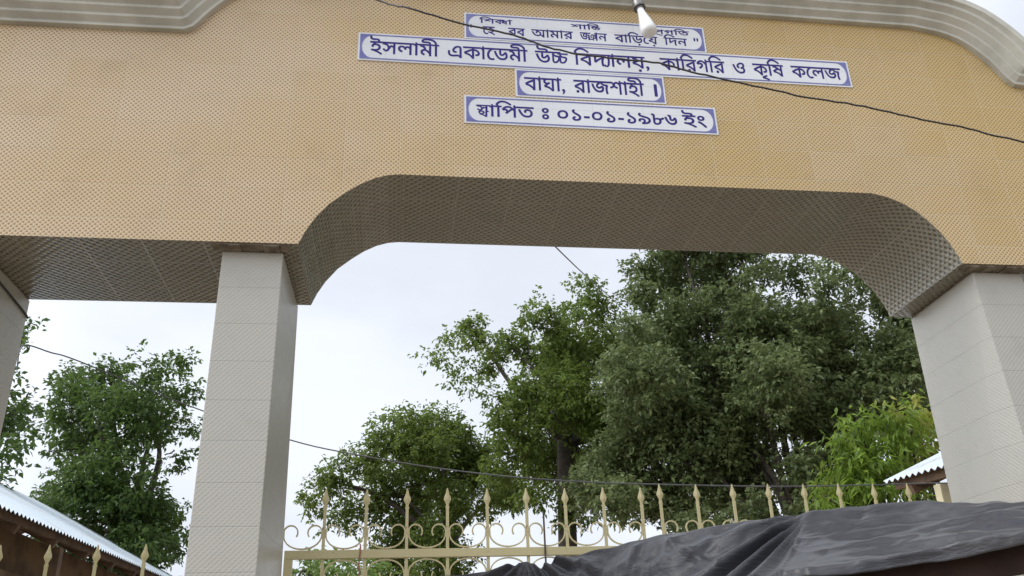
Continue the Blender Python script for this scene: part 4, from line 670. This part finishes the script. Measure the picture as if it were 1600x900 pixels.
LM_mid = leaf_mat('leaf_mid_green', (.062, .098, .016), (.165, .222, .048), .42)
LM_dark = leaf_mat('leaf_grey_green', (.058, .087, .028), (.200, .242, .098), .34, .36)
LM_mango = leaf_mat('leaf_bright_green', (.095, .165, .020), (.215, .305, .045), .45, .38, tip=(.36, .33, .07))
LM_bush = leaf_mat('leaf_fresh_green', (.080, .140, .028), (.190, .270, .070), .42)
tree('tree', 'leafy dark green tree with sky gaps, seen whole through the left side opening', 11., 215,
     [(150, 615, 55), (112, 598, 34), (175, 590, 28), (240, 590, 38, .9), (282, 575, 24, .8), (296, 608, 24, .75), (200, 650, 62), (124, 690, 48), (240, 668, 32, .8), (180, 745, 70), (114, 772, 40), (72, 786, 20, .8), (222, 800, 42), (225, 835, 54), (160, 820, 55), (296, 665, 22, .7), (258, 632, 34, .8), (106, 645, 28), (300, 700, 18, .5), (285, 720, 18, .6), (265, 850, 30), (90, 830, 50), (200, 890, 60), (140, 880, 60), (270, 805, 18, .45)], 0.092, 0.050, 9, 11, LM_left, trunk_r=.17, back=.2)
tree('tree', 'tree cut off by the left edge of the picture, only its branch ends showing', 8., -90,
     [(8, 655, 38), (40, 628, 18), (18, 700, 30), (-22, 680, 44), (47, 505, 11, .9), (38, 522, 12, .9), (20, 545, 14), (-38, 600, 55), (8, 600, 20), (-40, 520, 50), (-40, 770, 40)], 0.095, 0.050, 9, 12, LM_left, trunk_r=.14)
tree('tree', 'low rounded mid green tree just right of the left pillar, behind the gate spears', 13., 690,
     [(640, 668, 34), (690, 658, 28), (600, 690, 34), (655, 700, 46), (560, 722, 34), (515, 752, 32), (492, 785, 22), (478, 775, 12, .8), (660, 740, 50), (715, 712, 46), (600, 760, 46), (552, 800, 32, .8), (640, 815, 40), (700, 785, 42), (750, 745, 40), (745, 705, 30), (505, 815, 14, .6), (585, 805, 28, .7), (680, 840, 34), (620, 655, 18), (720, 680, 20), (590, 660, 12, .7), (760, 790, 30, .7), (800, 770, 40), (620, 870, 40), (690, 880, 50)], 0.088, 0.048, 11, 13, LM_mid, trunk_r=.16)
tree('tree', 'tall mid green tree in the centre, branches reaching out leftwards over the sky', 10.5, 870,
     [(922, 455, 24), (898, 440, 12, .9), (940, 490, 34), (900, 492, 30), (862, 488, 16), (845, 500, 32), (842, 470, 14, .9), (800, 545, 34), (815, 500, 14, .8), (870, 550, 56), (940, 560, 50), (748, 522, 30), (745, 500, 10, .9), (772, 545, 24), (705, 535, 18), (690, 562, 17), (665, 562, 11, .9), (718, 582, 18, .9), (740, 605, 18, .8), (770, 618, 18, .8), (710, 600, 12, .7), (760, 575, 20), (830, 635, 52), (900, 650, 58), (950, 655, 50), (800, 690, 44), (860, 715, 54), (785, 655, 24), (930, 740, 50), (765, 650, 10, .8), (840, 775, 34, .7), (790, 735, 34, .8), (905, 800, 36, .7), (880, 600, 44)], 0.086, 0.047, 11, 14, LM_mid, trunk_r=.17, back=.6)
tree('tree', 'broad dark grey-green tree filling the right half of the arch', 8., 1215,
     [(1003, 425, 30), (1000, 470, 34), (1050, 430, 48), (1120, 430, 46), (985, 520, 34), (1050, 510, 70), (1145, 505, 70), (1215, 490, 46), (1180, 430, 24, .7), (1225, 425, 16, .5), (1262, 420, 18, .5), (1290, 450, 26, .6), (1245, 460, 20, .6), (1335, 500, 44, .75), (1300, 560, 50), (1385, 545, 50), (1010, 600, 66), (1110, 610, 84), (1200, 600, 76), (1285, 630, 64), (1375, 635, 60), (1425, 600, 40), (1000, 690, 56), (1080, 705, 76), (1165, 700, 66), (1260, 665, 44), (945, 720, 40), (925, 765, 36), (1000, 775, 56), (1080, 785, 56), (1160, 765, 50), (1280, 720, 34), (1335, 740, 50), (1405, 500, 40), (1430, 555, 30), (1440, 640, 40), (1245, 540, 46), (975, 640, 30), (1330, 440, 24, .5), (1380, 470, 24, .6), (1235, 425, 34, .7), (1195, 425, 34, .9), (1300, 425, 34, .7), (1285, 480, 34, .8), (1345, 425, 30, .6), (1400, 470, 40), (1440, 520, 40), (1420, 580, 40), (1360, 590, 50), (1345, 455, 34, .8), (1300, 505, 40), (1260, 520, 46), (1270, 590, 50), (1425, 660, 40), (1330, 690, 50), (1245, 725, 36), (1280, 770, 40), (1010, 540, 40), (965, 590, 34), (960, 780, 40), (1040, 650, 60), (1120, 650, 60), (1230, 640, 50), (1060, 370, 60), (1150, 370, 60), (1260, 370, 50, .6), (1380, 400, 50, .6), (1180, 815, 44), (1270, 800, 40), (1100, 840, 50)], 0.082, 0.047, 13, 15, LM_dark, trunk_r=.20, back=1.1, fork=2.6, nlimb=12)
tree('mango_sapling', 'bright green young tree with drooping leaves by the shed and right pillar', 4.6, 1390,
     [(1342, 668, 18), (1335, 695, 26), (1325, 725, 28), (1352, 735, 28), (1398, 650, 16), (1390, 680, 28), (1422, 668, 24), (1440, 690, 26), (1405, 715, 32), (1440, 730, 26), (1370, 765, 30), (1320, 765, 26), (1300, 785, 22), (1410, 770, 30), (1350, 800, 30), (1285, 790, 14, .8), (1425, 640, 12), (1455, 700, 14)], 0.120, 0.036, 20, 16, LM_mango, droop=.95, trunk_r=.05, thick=.25, back=.9, fork=2.2, per=9)
tree('bush', 'pale green bush seen under the gate rail beside the left pillar', 5.0, 530,
     [(480, 890, 20), (510, 893, 28), (550, 897, 28), (590, 905, 22), (530, 930, 50)], 0.075, 0.034, 12, 17, LM_bush, droop=.3, trunk_r=.04, thick=.3, back=.2, fork=1.2)
